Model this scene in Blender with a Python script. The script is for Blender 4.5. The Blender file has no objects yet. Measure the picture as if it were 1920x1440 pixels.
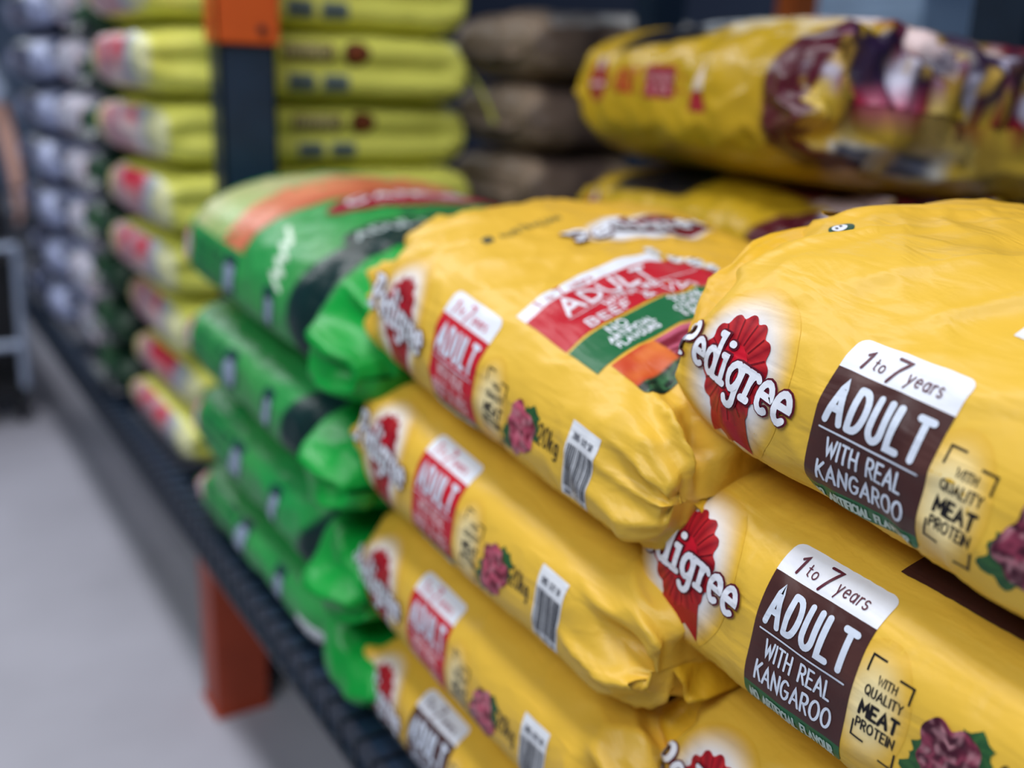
import bpy, bmesh, math, random
import numpy as np
from mathutils import Vector, Matrix

# ---------------------------------------------------------------- camera, world, lights
scn = bpy.context.scene
col = scn.collection
R = math.radians
F_PX, YAW, PITCH, ROLL, CAM_Z = 1900.0, R(33), R(16.7), R(2.2), 1.3
fw = Vector((math.sin(YAW)*math.cos(PITCH), math.cos(YAW)*math.cos(PITCH), -math.sin(PITCH)))
r0 = Vector((math.cos(YAW), -math.sin(YAW), 0)); u0 = r0.cross(fw)
rr = r0*math.cos(ROLL)+u0*math.sin(ROLL); uu = -r0*math.sin(ROLL)+u0*math.cos(ROLL)
cam_d = bpy.data.cameras.new('camera'); cam = bpy.data.objects.new('camera', cam_d); col.objects.link(cam)
M = Matrix((rr, uu, -fw)).transposed().to_4x4(); M.translation = Vector((0, 0, CAM_Z)); cam.matrix_world = M
cam_d.sensor_width = 36.0; cam_d.lens = 36.0*F_PX/1920.0; cam_d.clip_start = 0.02; cam_d.clip_end = 60
cam_d.dof.use_dof = True; cam_d.dof.focus_distance = 0.75; cam_d.dof.aperture_fstop = 2.0
scn.camera = cam

w = bpy.data.worlds.new('world'); scn.world = w; w.use_nodes = True
bg = w.node_tree.nodes['Background']; bg.inputs[0].default_value = (0.42, 0.56, 0.85, 1); bg.inputs[1].default_value = 0.14
def area(name, loc, tgt, sx, sy, power, colr):
    l = bpy.data.lights.new(name, 'AREA'); l.shape = 'RECTANGLE'; l.size = sx; l.size_y = sy; l.energy = power; l.color = colr
    o = bpy.data.objects.new(name, l); col.objects.link(o); o.location = loc
    o.rotation_euler = (Vector(tgt)-Vector(loc)).to_track_quat('-Z', 'Y').to_euler(); return o
area('ceiling_strip_light', (0.02, 1.9, 3.4), (0.02, 1.9, 0), 0.45, 6.5, 100, (0.98, 0.97, 1.0))
area('aisle_fill_light', (-1.6, 0.0, 3.1), (0.8, 0.8, 0.9), 2.2, 1.2, 60, (0.92, 0.96, 1.0))  # broad side fill added to lift the aisle-facing bag sides
area('far_ceiling_light', (-0.2, 7.4, 3.4), (-0.2, 7.2, 0), 0.6, 4.0, 80, (0.88, 0.94, 1.0))
area('next_aisle_light', (3.4, 3.2, 3.3), (2.9, 2.5, 0.8), 1.0, 3.0, 20, (0.8, 0.9, 1.0))
vs = scn.view_settings; vs.view_transform = 'Standard'; vs.look = 'None'; vs.exposure = -0.12; vs.gamma = 1.0
vs.use_curve_mapping = False

# ---------------------------------------------------------------- helpers
def lin(c):
    return tuple(((x/255.0)/12.92 if x/255.0 <= 0.04045 else ((x/255.0+0.055)/1.055)**2.4) for x in c[:3])+(1.0,)
def tag(o, label=None, cat=None, group=None, kind=None):
    if label: o['label'] = label
    if cat: o['category'] = cat
    if group: o['group'] = group
    if kind: o['kind'] = kind
    return o
def empty(name, loc=(0, 0, 0), rot=(0, 0, 0)):
    o = bpy.data.objects.new(name, None); o.empty_display_size = 0.05
    o.location = loc; o.rotation_euler = rot; col.objects.link(o); return o
def link(name, me, mat, parent=None):
    o = bpy.data.objects.new(name, me)
    if mat and not me.materials: me.materials.append(mat)
    col.objects.link(o)
    if parent: o.parent = parent
    return o
def copy_tree(o, parent=None):
    c = o.copy(); col.objects.link(c)
    if parent: c.parent = parent
    for ch in list(o.children): copy_tree(ch, c)
    return c

def mat_plain(name, c, rough=0.5, metal=0.0, bump=0.0, bscale=60, noise=0.0, nscale=8, coat=0.0):
    m = bpy.data.materials.new(name); m.use_nodes = True; nt = m.node_tree; b = nt.nodes['Principled BSDF']
    b.inputs['Base Color'].default_value = lin(c); b.inputs['Roughness'].default_value = rough
    b.inputs['Metallic'].default_value = metal; b.inputs['Coat Weight'].default_value = coat
    tc = nt.nodes.new('ShaderNodeTexCoord')
    if noise > 0:
        n = nt.nodes.new('ShaderNodeTexNoise'); n.inputs['Scale'].default_value = nscale; n.inputs['Detail'].default_value = 6
        nt.links.new(tc.outputs['Object'], n.inputs['Vector'])
        mx = nt.nodes.new('ShaderNodeMix'); mx.data_type = 'RGBA'; mx.blend_type = 'MULTIPLY'; mx.inputs[0].default_value = noise
        mx.inputs[6].default_value = lin(c)
        rp = nt.nodes.new('ShaderNodeValToRGB'); rp.color_ramp.elements[0].position = .3; rp.color_ramp.elements[1].position = .7
        rp.color_ramp.elements[0].color = (.25, .25, .25, 1)
        nt.links.new(n.outputs[0], rp.inputs[0]); nt.links.new(rp.outputs[0], mx.inputs[7]); nt.links.new(mx.outputs[2], b.inputs['Base Color'])
    if bump > 0:
        n = nt.nodes.new('ShaderNodeTexNoise'); n.inputs['Scale'].default_value = bscale; n.inputs['Detail'].default_value = 4
        nt.links.new(tc.outputs['Object'], n.inputs['Vector'])
        bp = nt.nodes.new('ShaderNodeBump'); bp.inputs['Strength'].default_value = bump; bp.inputs['Distance'].default_value = 0.002
        nt.links.new(n.outputs[0], bp.inputs['Height']); nt.links.new(bp.outputs[0], b.inputs['Normal'])
    return m
def mat_film(name, rough=0.42, coat=0.07, bstr=0.75):
    """printed plastic film: the print is the colour attribute, fine crinkle is bump"""
    m = bpy.data.materials.new(name); m.use_nodes = True; nt = m.node_tree; b = nt.nodes['Principled BSDF']
    at = nt.nodes.new('ShaderNodeAttribute'); at.attribute_name = 'Col'
    nt.links.new(at.outputs['Color'], b.inputs['Base Color'])
    b.inputs['Roughness'].default_value = rough; b.inputs['Coat Weight'].default_value = coat; b.inputs['Coat Roughness'].default_value = 0.22
    b.inputs['Specular IOR Level'].default_value = 0.34
    tc = nt.nodes.new('ShaderNodeTexCoord')
    mp = nt.nodes.new('ShaderNodeMapping'); mp.inputs['Scale'].default_value = (9, 34, 34); mp.inputs['Rotation'].default_value = (0, 0.25, 0.35)
    nt.links.new(tc.outputs['Object'], mp.inputs['Vector'])
    n1 = nt.nodes.new('ShaderNodeTexNoise'); n1.inputs['Scale'].default_value = 1.2; n1.inputs['Detail'].default_value = 2.5; n1.inputs['Distortion'].default_value = 0.6
    nt.links.new(mp.outputs[0], n1.inputs['Vector'])
    n2 = nt.nodes.new('ShaderNodeTexNoise'); n2.inputs['Scale'].default_value = 130; n2.inputs['Detail'].default_value = 2
    nt.links.new(tc.outputs['Object'], n2.inputs['Vector'])
    n3 = nt.nodes.new('ShaderNodeTexNoise'); n3.noise_type = 'RIDGED_MULTIFRACTAL'; n3.inputs['Scale'].default_value = 0.75; n3.inputs['Detail'].default_value = 2.0; n3.inputs['Distortion'].default_value = 1.2
    mp2 = nt.nodes.new('ShaderNodeMapping'); mp2.inputs['Scale'].default_value = (14, 22, 22); mp2.inputs['Rotation'].default_value = (0.4, -0.5, 0.6)
    nt.links.new(tc.outputs['Object'], mp2.inputs['Vector']); nt.links.new(mp2.outputs[0], n3.inputs['Vector'])
    ad = nt.nodes.new('ShaderNodeMath'); ad.operation = 'MULTIPLY_ADD'; ad.inputs[1].default_value = 0.10
    ad2 = nt.nodes.new('ShaderNodeMath'); ad2.operation = 'MULTIPLY_ADD'; ad2.inputs[1].default_value = 0.16
    nt.links.new(n3.outputs[0], ad2.inputs[0]); nt.links.new(n1.outputs[0], ad2.inputs[2])
    nt.links.new(n2.outputs[0], ad.inputs[0]); nt.links.new(ad2.outputs[0], ad.inputs[2])
    bp = nt.nodes.new('ShaderNodeBump'); bp.inputs['Strength'].default_value = bstr; bp.inputs['Distance'].default_value = 0.004
    nt.links.new(ad.outputs[0], bp.inputs['Height']); nt.links.new(bp.outputs[0], b.inputs['Normal'])
    nt.links.new(bp.outputs[0], b.inputs['Coat Normal'])
    return m
FILM = mat_film('printed_bag_film'); FOIL = mat_film('glossy_foil_film', 0.36, 0.35, 0.6); WOVEN = mat_film('matte_sack_film', 0.6, 0.0, 0.3)

# numpy gradient-free value noise, smooth
_rs = np.random.RandomState(7); _T = _rs.rand(256, 256).astype(np.float64)*2-1
def vnoise(x, y, seed=0):
    x = np.asarray(x)+seed*17.31; y = np.asarray(y)+seed*9.77
    xi = np.floor(x).astype(int); yi = np.floor(y).astype(int); fx = x-xi; fy = y-yi
    fx = fx*fx*fx*(fx*(fx*6-15)+10); fy = fy*fy*fy*(fy*(fy*6-15)+10)
    a = _T[xi & 255, yi & 255]; b = _T[(xi+1) & 255, yi & 255]; c = _T[xi & 255, (yi+1) & 255]; d = _T[(xi+1) & 255, (yi+1) & 255]
    return (a*(1-fx)+b*fx)*(1-fy)+(c*(1-fx)+d*fx)*fy
def sstep(e0, e1, x):
    t = np.clip((x-e0)/(e1-e0), 0, 1); return t*t*(3-2*t)
def ridge(n): return 1-2*np.abs(n)

def mesh_cols(name, V, faces_q, C):
    """V (n,3); faces_q list/array of index tuples (quads array or list); C (n,4) linear colour per vertex"""
    me = bpy.data.meshes.new(name)
    me.from_pydata(V.tolist() if hasattr(V, 'tolist') else V, [], faces_q.tolist() if hasattr(faces_q, 'tolist') else faces_q)
    ca = me.color_attributes.new('Col', 'FLOAT_COLOR', 'POINT')
    ca.data.foreach_set('color', np.asarray(C, dtype=np.float32).ravel())
    me.polygons.foreach_set('use_smooth', [True]*len(me.polygons)); me.update()
    return me

class Skin:
    """A filled sack lying down. a runs along its length (local +x), b runs around it:
    0 in the middle of the side that faces the aisle (local -y), positive upward."""
    def __init__(s, L, W, Td, Tu, nd=2.6, nu=2.3, pz=7, pzn=None, pe=4.0, rib=0.0, taper=0.0, gather=0.0009, yend=0.86, crown=0.0, lean=0.0, wend=0.006, wgen=0.002,
                 seed=1, step=0.004, fine=(-0.14, 0.45), ends=(0.6, 0.6), bunch=0.0, zend=0.0, bfreq=42, diag=0.0, warp=None, pinch=(0, 0)):
        s.L, s.W, s.Td, s.Tu = L, W, Td, Tu
        ph = np.linspace(-math.pi, math.pi, 1441); c, sn = np.cos(ph), np.sin(ph)
        n = np.where(sn > 0, nu, nd)
        y = -(W/2)*np.sign(c)*np.abs(c)**(2/n); z = np.where(sn > 0, Tu, Td)*np.sign(sn)*np.abs(sn)**(2/n)
        arc = np.concatenate([[0], np.cumsum(np.hypot(np.diff(y), np.diff(z)))]); arc -= np.interp(0, ph, arc)
        s.b0, s.b1 = arc[0], arc[-1]
        f0, f1 = max(fine[0], s.b0+.01), min(fine[1], s.b1-.01)
        B = np.concatenate([np.linspace(s.b0, f0, max(4, int((f0-s.b0)/0.02)))[:-1], np.linspace(f0, f1, int((f1-f0)/step)+1),
                            np.linspace(f1, s.b1, max(4, int((s.b1-f1)/0.02)))[1:]])
        na = int(L/step)
        t = np.linspace(-1, 1, na+1); A = np.sign(t)*(1-(1-np.abs(t))**1.35)*L/2
        s.A, s.B = A, B
        AA, BB = np.meshgrid(A, B, indexing='ij'); S = AA/(L/2)
        Y = np.interp(BB, arc, y); Z = np.interp(BB, arc, z)
        pzn = pzn or pz; sz = np.where(S < 0, (1-np.abs(S)**pz), (1-np.abs(S)**pzn))**(1/pe); sy = yend+(1-yend)*np.sqrt(np.clip(1-np.abs(S)**6, 0, 1))
        top = sstep(0, 1, Z/Tu)
        Y2 = Y*sy + lean*Z
        sz = sz*(1-taper*S); Z2 = Z*sz + crown*top*(1-(Y/(W/2))**2)*(1-S**2)
        Z2 += zend*np.abs(S)**4*(1)
        X2 = AA+0*Y
        # end pleats pull the side in at the closed end
        for k, sg in ((0, -1), (1, 1)):
            if pinch[k]:
                e = sstep(0.72, 1.0, S*sg); side = np.clip(-Y/(W/2), 0, 1)**2*np.exp(-(BB/(0.6*(Td+Tu)/2))**2)
                Y2 += pinch[k]*e*side
        P = np.stack([X2, Y2, Z2+Td*(1-taper*S)], -1)
        da = np.gradient(P, axis=0); db = np.gradient(P, axis=1); N = np.cross(da, db)
        N /= np.linalg.norm(N, axis=-1, keepdims=True)+1e-12
        # wrinkles
        eL = sstep(ends[0], 1.0, -S); eR = sstep(ends[1], 1.0, S); E = np.clip(eL+eR, 0, 1)*(1-sstep(0.985, 1.0, np.abs(S)))
        D = wend*E*(ridge(vnoise(AA*7, BB*bfreq+AA*10, seed))-0.3)
        D += wend*0.6*E*ridge(vnoise(AA*16+BB*14, BB*bfreq*0.55-AA*9, seed+3))
        D += wgen*(vnoise(AA*11+BB*4, BB*13-AA*5, seed+5)+0.5*ridge(vnoise(AA*9-BB*22, BB*20+AA*26, seed+8)))
        if rib: D += rib*np.sin(AA*2*math.pi/.0105+2*vnoise(AA*20, BB*9, 2))*sstep(.035, .06, BB)*(1-sstep(.14, .2, BB))*(.5+.5*vnoise(AA*8, BB*8, 6))
        if diag: D += diag*ridge(vnoise(AA*5+BB*3, BB*26-AA*30, seed+11))*sstep(0.03, 0.16, BB)
        D += gather*ridge(vnoise(AA*52+BB*20, BB*13+AA*6, seed+14))*(1-sstep(-.055, -.02, BB))+gather*.5*ridge(vnoise(AA*44-BB*16, BB*10, seed+15))*sstep(.06, .10, BB)*(1-sstep(.2, .3, BB))
        if bunch:
            D += bunch*eR*ridge(vnoise(AA*5, BB*16, seed+21))
        flat = sstep(-0.55*Td, -0.95*Td, Z)          # pressed flat underneath
        D *= 1-0.85*flat
        P = P+N*D[..., None]
        if warp: P = warp(P, AA, BB, S)
        P[..., 2] = np.maximum(P[..., 2], 0.0)
        P[:, -1] = P[:, 0]
        s.P = P
        da = np.gradient(P, axis=0); db = np.gradient(P, axis=1); N = np.cross(da, db); N /= np.linalg.norm(N, axis=-1, keepdims=True)+1e-12
        s.N = -N if N[na//2, len(B)//2].dot(P[na//2, len(B)//2]-np.array([0, 0, Td])) < 0 else N
    def at(s, a, b, lift=0.0):
        a = np.clip(a, s.A[0], s.A[-1]); b = np.clip(b, s.B[0], s.B[-1])
        ia = np.clip(np.searchsorted(s.A, a)-1, 0, len(s.A)-2); ib = np.clip(np.searchsorted(s.B, b)-1, 0, len(s.B)-2)
        ta = ((a-s.A[ia])/(s.A[ia+1]-s.A[ia]))[..., None]; tb = ((b-s.B[ib])/(s.B[ib+1]-s.B[ib]))[..., None]
        def bl(G): return (G[ia, ib]*(1-ta)+G[ia+1, ib]*ta)*(1-tb)+(G[ia, ib+1]*(1-ta)+G[ia+1, ib+1]*ta)*tb
        n = bl(s.N); n /= np.linalg.norm(n, axis=-1, keepdims=True)+1e-12
        return bl(s.P)+n*np.asarray(lift)[..., None]
    def body(s, colfn):
        na, nb = len(s.A), len(s.B)
        V = s.P.reshape(-1, 3); I = np.arange(na*nb).reshape(na, nb)
        Q = np.stack([I[:-1, :-1], I[1:, :-1], I[1:, 1:], I[:-1, 1:]], -1).reshape(-1, 4)
        if s.N[na//2, nb//2].dot(np.cross(s.P[na//2+1, nb//2]-s.P[na//2, nb//2], s.P[na//2, nb//2+1]-s.P[na//2, nb//2])) < 0: Q = Q[:, ::-1]
        AA, BB = np.meshgrid(s.A, s.B, indexing='ij'); C = colfn(AA, BB, AA/(s.L/2))
        me = mesh_cols('sack_body', V, Q, C.reshape(-1, 4))
        bm = bmesh.new(); bm.from_mesh(me); bmesh.ops.remove_doubles(bm, verts=bm.verts, dist=1e-5); bm.to_mesh(me); bm.free()
        me.polygons.foreach_set('use_smooth', [True]*len(me.polygons))
        return me

LIFT = 0.0006
class Print:
    """flat print collected in (a,b) and laid over a Skin"""
    def __init__(s, tf=None): s.v = []; s.l = []; s.f = []; s.c = []; s.tf = tf or (lambda x, y: (x, y)); s.k = 0
    def add(s, pts, faces, cols, lev):
        n = len(s.v); s.k += 1; lf = LIFT*lev+0.00001*(s.k % 12)
        for (x, y) in pts: s.v.append(s.tf(x, y)); s.l.append(lf)
        for f in faces: s.f.append(tuple(i+n for i in f))
        if len(cols) == 4 and not hasattr(cols[0], '__len__'): cols = [cols]*len(pts)
        s.c += list(cols)
    def rect(s, x0, y0, x1, y1, c, lev=1, r=0.0, corners=(1, 1, 1, 1), st=0.0035, slant=0.0, colfn=None):
        # corners: bottom-left, bottom-right, top-right, top-left
        w, h = x1-x0, y1-y0; nx = max(2, int(w/st)); ny = max(2, int(h/st)); ys = list(np.linspace(0, h, ny+1))
        if r > 0: ys = sorted(set([round(q, 6) for q in ys]+[round(r*(1-math.cos(k*math.pi/10)), 6) for k in range(6)]+[round(h-r*(1-math.cos(k*math.pi/10)), 6) for k in range(6)]))
        pts = []; cols = []
        for q in ys:
            def ins(cb, ct):
                if r > 0 and q < r and cb: return r-math.sqrt(max(0, r*r-(r-q)**2))
                if r > 0 and q > h-r and ct: return r-math.sqrt(max(0, r*r-(q-h+r)**2))
                return 0
            a0 = ins(corners[0], corners[3]); a1 = w-ins(corners[1], corners[2])
            for i in range(nx+1):
                x = a0+(a1-a0)*i/nx; pts.append((x0+x+slant*q, y0+q)); cols.append(colfn(x/w, q/h) if colfn else c)
        F = [(j*(nx+1)+i, j*(nx+1)+i+1, (j+1)*(nx+1)+i+1, (j+1)*(nx+1)+i) for j in range(len(ys)-1) for i in range(nx)]
        s.add(pts, F, cols, lev)
    def blob(s, cx, cy, rfn, colfn, lev=1, rings=10, segs=48):
        pts = [(cx, cy)]; cols = [colfn(0, 0)]
        for k in range(1, rings+1):
            for i in range(segs):
                t = 2*math.pi*i/segs; rx, ry = rfn(t); pts.append((cx+rx*math.cos(t)*k/rings, cy+ry*math.sin(t)*k/rings)); cols.append(colfn(k/rings, t))
        F = [(0, 1+i, 1+(i+1) % segs) for i in range(segs)]
        for k in range(rings-1):
            for i in range(segs):
                a = 1+k*segs+i; b = 1+k*segs+(i+1) % segs; F.append((a, a+segs, b+segs, b))
        s.add(pts, F, cols, lev)
    def poly(s, pts, c, lev=1, n=8):
        """convex-ish polygon fan, subdivided in rings"""
        cx = sum(p[0] for p in pts)/len(pts); cy = sum(p[1] for p in pts)/len(pts)
        P = []
        for i in range(len(pts)):
            p, q = pts[i], pts[(i+1) % len(pts)]
            m = max(1, int(math.dist(p, q)/0.004))
            for k in range(m): P.append((p[0]+(q[0]-p[0])*k/m, p[1]+(q[1]-p[1])*k/m))
        V = [(cx, cy)]; S = len(P)
        for k in range(1, n+1): V += [(cx+(x-cx)*k/n, cy+(y-cy)*k/n) for x, y in P]
        F = [(0, 1+i, 1+(i+1) % S) for i in range(S)]
        for k in range(n-1):
            for i in range(S):
                a = 1+k*S+i; b = 1+k*S+(i+1) % S; F.append((a, a+S, b+S, b))
        s.add(V, F, c, lev)
    def stroke(s, pl, w, c, lev=2, cap=True):
        P = [pl[0]]
        for p, q in zip(pl[:-1], pl[1:]):
            m = max(1, int(math.dist(p, q)/0.0035))
            for k in range(1, m+1): P.append((p[0]+(q[0]-p[0])*k/m, p[1]+(q[1]-p[1])*k/m))
        P = [p for i, p in enumerate(P) if i == 0 or math.dist(p, P[i-1]) > 1e-7]
        if len(P) < 2: return
        h = w/2; Lp = []; Rp = []
        for i, p in enumerate(P):
            d0 = (p[0]-P[i-1][0], p[1]-P[i-1][1]) if i > 0 else None
            d1 = (P[i+1][0]-p[0], P[i+1][1]-p[1]) if i < len(P)-1 else None
            if d0 is None: d0 = d1
            if d1 is None: d1 = d0
            l0 = math.hypot(*d0); l1 = math.hypot(*d1); n0 = (-d0[1]/l0, d0[0]/l0); n1 = (-d1[1]/l1, d1[0]/l1)
            m = (n0[0]+n1[0], n0[1]+n1[1]); lm = math.hypot(*m)
            if lm < 0.3: m = n0; k = 1
            else: m = (m[0]/lm, m[1]/lm); k = min(1.6, 1/max(0.3, (m[0]*n0[0]+m[1]*n0[1])))
            Lp.append((p[0]+m[0]*h*k, p[1]+m[1]*h*k)); Rp.append((p[0]-m[0]*h*k, p[1]-m[1]*h*k))
        n = len(P); F = [(i, n+i, n+i+1, i+1) for i in range(n-1)]; V = Lp+Rp
        if cap:
            for (i, j) in ((0, 1), (n-1, n-2)):
                d = (P[i][0]-P[j][0], P[i][1]-P[j][1]); a = math.atan2(d[1], d[0]); b = len(V)
                V.append(P[i]); V += [(P[i][0]+h*math.cos(a-math.pi/2+k*math.pi/6), P[i][1]+h*math.sin(a-math.pi/2+k*math.pi/6)) for k in range(7)]
                F += [(b, b+1+k, b+2+k) for k in range(6)]
        s.add(V, F, c, lev)
    def text(s, t, x, y, h, wd, c, lev=2, cx=0.62, gap=0.26, align='c', rot=0.0, italic=0.0, font=None, cap=True, fit=None):
        font = font or SANS; adv = []; W_ = 0
        for ch in t:
            g = font.get(ch) or font.get(ch.upper()) or (0.4, [])
            adv.append(W_); W_ += g[0]*cx/0.62+gap
        W_ -= gap; W_ = max(W_, 1e-3); sx = h
        if fit: sx = fit/W_
        x0 = {'c': -W_/2, 'l': 0, 'r': -W_}[align]; cr, sr = math.cos(rot), math.sin(rot)
        for ch, ad in zip(t, adv):
            g = font.get(ch) or font.get(ch.upper()) or (0.4, [])
            for pl in g[1]:
                Q = []
                for (px, py) in pl:
                    X = (x0+ad+px*cx/0.62)*sx+italic*py*h; Y = py*h
                    Q.append((x+X*cr-Y*sr, y+X*sr+Y*cr))
                s.stroke(Q, wd, c, lev, cap)
    def build(s, name, skin, mat, parent):
        v = np.array(s.v); P = skin.at(v[:, 0], v[:, 1], np.array(s.l))
        me = mesh_cols(name, P, s.f, np.array(s.c))
        # face outward
        bm = bmesh.new(); bm.from_mesh(me); bm.normal_update()
        n = skin.at(v[:, 0], v[:, 1], np.array(s.l)+0.01)-P
        bm.verts.ensure_lookup_table(); fl = [f for f in bm.faces if f.normal.dot(Vector(n[f.verts[0].index])) < 0]
        bmesh.ops.reverse_faces(bm, faces=fl); bm.to_mesh(me); bm.free()
        return link(name, me, mat, parent)

def arc(cx, cy, rx, ry, a0, a1, n=10):
    return [(cx+rx*math.cos(R(a0+(a1-a0)*k/n)), cy+ry*math.sin(R(a0+(a1-a0)*k/n))) for k in range(n+1)]
SANS = {
 'A': (.7, [[(0, 0), (.35, 1), (.7, 0)], [(.13, .34), (.57, .34)]]),
 'B': (.55, [[(0, 0), (0, 1)], [(0, 1)]+arc(.27, .77, .24, .23, 90, -90)+[(0, .54)], [(0, .54)]+arc(.3, .27, .26, .27, 90, -90)+[(0, 0)]]),
 'C': (.6, [arc(.34, .5, .34, .5, 50, 310, 14)]),
 'D': (.6, [[(0, 0), (0, 1)], [(0, 1)]+arc(.2, .5, .42, .5, 90, -90, 12)+[(0, 0)]]),
 'E': (.48, [[(.48, 1), (0, 1), (0, 0), (.48, 0)], [(0, .52), (.4, .52)]]),
 'F': (.46, [[(.46, 1), (0, 1), (0, 0)], [(0, .52), (.38, .52)]]),
 'G': (.64, [arc(.34, .5, .34, .5, 50, 330, 14)+[(.64, .46), (.38, .46)]]),
 'H': (.58, [[(0, 0), (0, 1)], [(.58, 0), (.58, 1)], [(0, .52), (.58, .52)]]),
 'I': (.02, [[(0.01, 0), (0.01, 1)]]),
 'J': (.4, [[(.4, 1), (.4, .25)]+arc(.2, .22, .2, .22, 0, -150, 6)]),
 'K': (.55, [[(0, 0), (0, 1)], [(.52, 1), (.02, .45)], [(.16, .6), (.56, 0)]]),
 'L': (.45, [[(0, 1), (0, 0), (.45, 0)]]),
 'M': (.74, [[(0, 0), (0.04, 1), (.37, .3), (.7, 1), (.74, 0)]]),
 'N': (.6, [[(0, 0), (0, 1), (.6, 0), (.6, 1)]]),
 'O': (.7, [arc(.35, .5, .35, .5, 90, 450, 18)]),
 'P': (.52, [[(0, 0), (0, 1)], [(0, 1)]+arc(.25, .74, .26, .26, 90, -90)+[(0, .48)]]),
 'Q': (.72, [arc(.35, .5, .35, .5, 90, 450, 18), [(.45, .2), (.72, -.05)]]),
 'R': (.54, [[(0, 0), (0, 1)], [(0, 1)]+arc(.25, .75, .26, .25, 90, -90)+[(0, .5)], [(.22, .5), (.55, 0)]]),
 'S': (.5, [arc(.25, .75, .24, .25, 40, 250, 8)+arc(.25, .25, .25, .26, 70, -150, 8)]),
 'T': (.58, [[(0, 1), (.58, 1)], [(.29, 1), (.29, 0)]]),
 'U': (.56, [[(0, 1), (0, .3)]+arc(.28, .28, .28, .28, 180, 360, 10)+[(.56, 1)]]),
 'V': (.62, [[(0, 1), (.31, 0), (.62, 1)]]),
 'W': (.9, [[(0, 1), (.22, 0), (.45, .8), (.68, 0), (.9, 1)]]),
 'X': (.56, [[(0, 0), (.56, 1)], [(0, 1), (.56, 0)]]),
 'Y': (.56, [[(0, 1), (.28, .5), (.56, 1)], [(.28, .5), (.28, 0)]]),
 'Z': (.55, [[(0, 1), (.55, 1), (0, 0), (.55, 0)]]),
 '0': (.54, [arc(.27, .5, .27, .5, 90, 450, 16)]),
 '1': (.22, [[(0, .78), (.2, 1), (.2, 0)]]),
 '2': (.5, [arc(.25, .73, .24, .27, 160, -20, 8)+[(.0, 0), (.52, 0)]]),
 '3': (.5, [arc(.24, .76, .22, .24, 150, -90, 8), arc(.24, .27, .26, .27, 90, -150, 8)]),
 '5': (.5, [[(.45, 1), (.06, 1), (.03, .56)]+arc(.24, .3, .26, .3, 110, -150, 10)]),
 '7': (.5, [[(0, 1), (.5, 1), (.14, 0)]]),
 '%': (.8, [[(.1, 0), (.7, 1)], arc(.16, .78, .15, .2, 0, 360, 8), arc(.64, .22, .15, .2, 0, 360, 8)]),
 '&': (.66, [[(.66, 0), (.12, .74)]+arc(.28, .8, .17, .2, 200, 0, 8)+[(.05, .32)]+arc(.25, .22, .22, .22, 150, 330, 8)+[(.62, .42)]]),
 # lower case that the bags use
 'a': (.42, [arc(.2, .28, .2, .28, 60, 420, 12)[0:13], [(.41, .56), (.41, 0)]]),
 'e': (.44, [[(.02, .3), (.43, .3)]+arc(.22, .28, .21, .28, 5, 310, 12)]),
 'g': (.42, [arc(.2, .28, .2, .28, 60, 420, 12), [(.41, .56), (.41, -.1)]+arc(.22, -.12, .19, .18, 0, -140, 6)]),
 'k': (.4, [[(0, 0), (0, 1)], [(.38, .58), (.02, .24)], [(.14, .34), (.4, 0)]]),
 'o': (.44, [arc(.21, .28, .21, .28, 90, 450, 14)]),
 'r': (.28, [[(0, 0), (0, .56)], [(0, .36)]+arc(.2, .36, .18, .2, 170, 60, 5)]),
 's': (.34, [arc(.17, .42, .16, .15, 40, 250, 6)+arc(.17, .14, .17, .15, 70, -150, 6)]),
 't': (.26, [[(.12, .86), (.12, .08), (.26, 0)], [(0, .58), (.26, .58)]]),
 'y': (.42, [[(0, .56), (.21, .02)], [(.42, .56), (.1, -.32)]]),
}
SLAB = {  # chunky slab-serif lettering
 'P': (.72, [[(.16, 0), (.16, 1)], [(0, 1), (.3, 1)]+arc(.4, .74, .3, .26, 90, -90, 8)+[(.16, .48)], [(0, 0), (.36, 0)]]),
 'e': (.58, [[(.05, .33), (.54, .33)]+arc(.29, .31, .26, .31, 8, 305, 14)]),
 'd': (.66, [arc(.27, .3, .25, .3, 60, 420, 14), [(.38, 1), (.53, 1), (.53, 0), (.66, 0)]]),
 'i': (.34, [[(.02, .6), (.17, .6), (.17, 0)], [(0, 0), (.34, 0)], [(.13, .9), (.21, .9)]]),
 'g': (.62, [arc(.26, .32, .24, .28, 60, 420, 14), [(.66, .6), (.5, .6), (.5, -.12)]+arc(.27, -.12, .23, .22, 0, -150, 7)]),
 'r': (.48, [[(0, .6), (.14, .6), (.14, 0)], [(0, 0), (.3, 0)], [(.14, .34)]+arc(.36, .36, .2, .24, 160, 50, 6)]),
}

WHITE = lin((232, 236, 246)); MAROON = lin((96, 22, 40)); RED = lin((190, 22, 40)); DRED = lin((140, 14, 30)); BROWN = lin((70, 40, 38))
GREEN = lin((28, 105, 62)); BLACK = lin((22, 20, 24)); YEL = lin((226, 180, 56)); YELP = lin((240, 206, 96)); LBLUE = lin((214, 224, 240))
def mixc(a, b, t): return tuple(a[i]*(1-t)+b[i]*t for i in range(3))+(1.0,)

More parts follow.
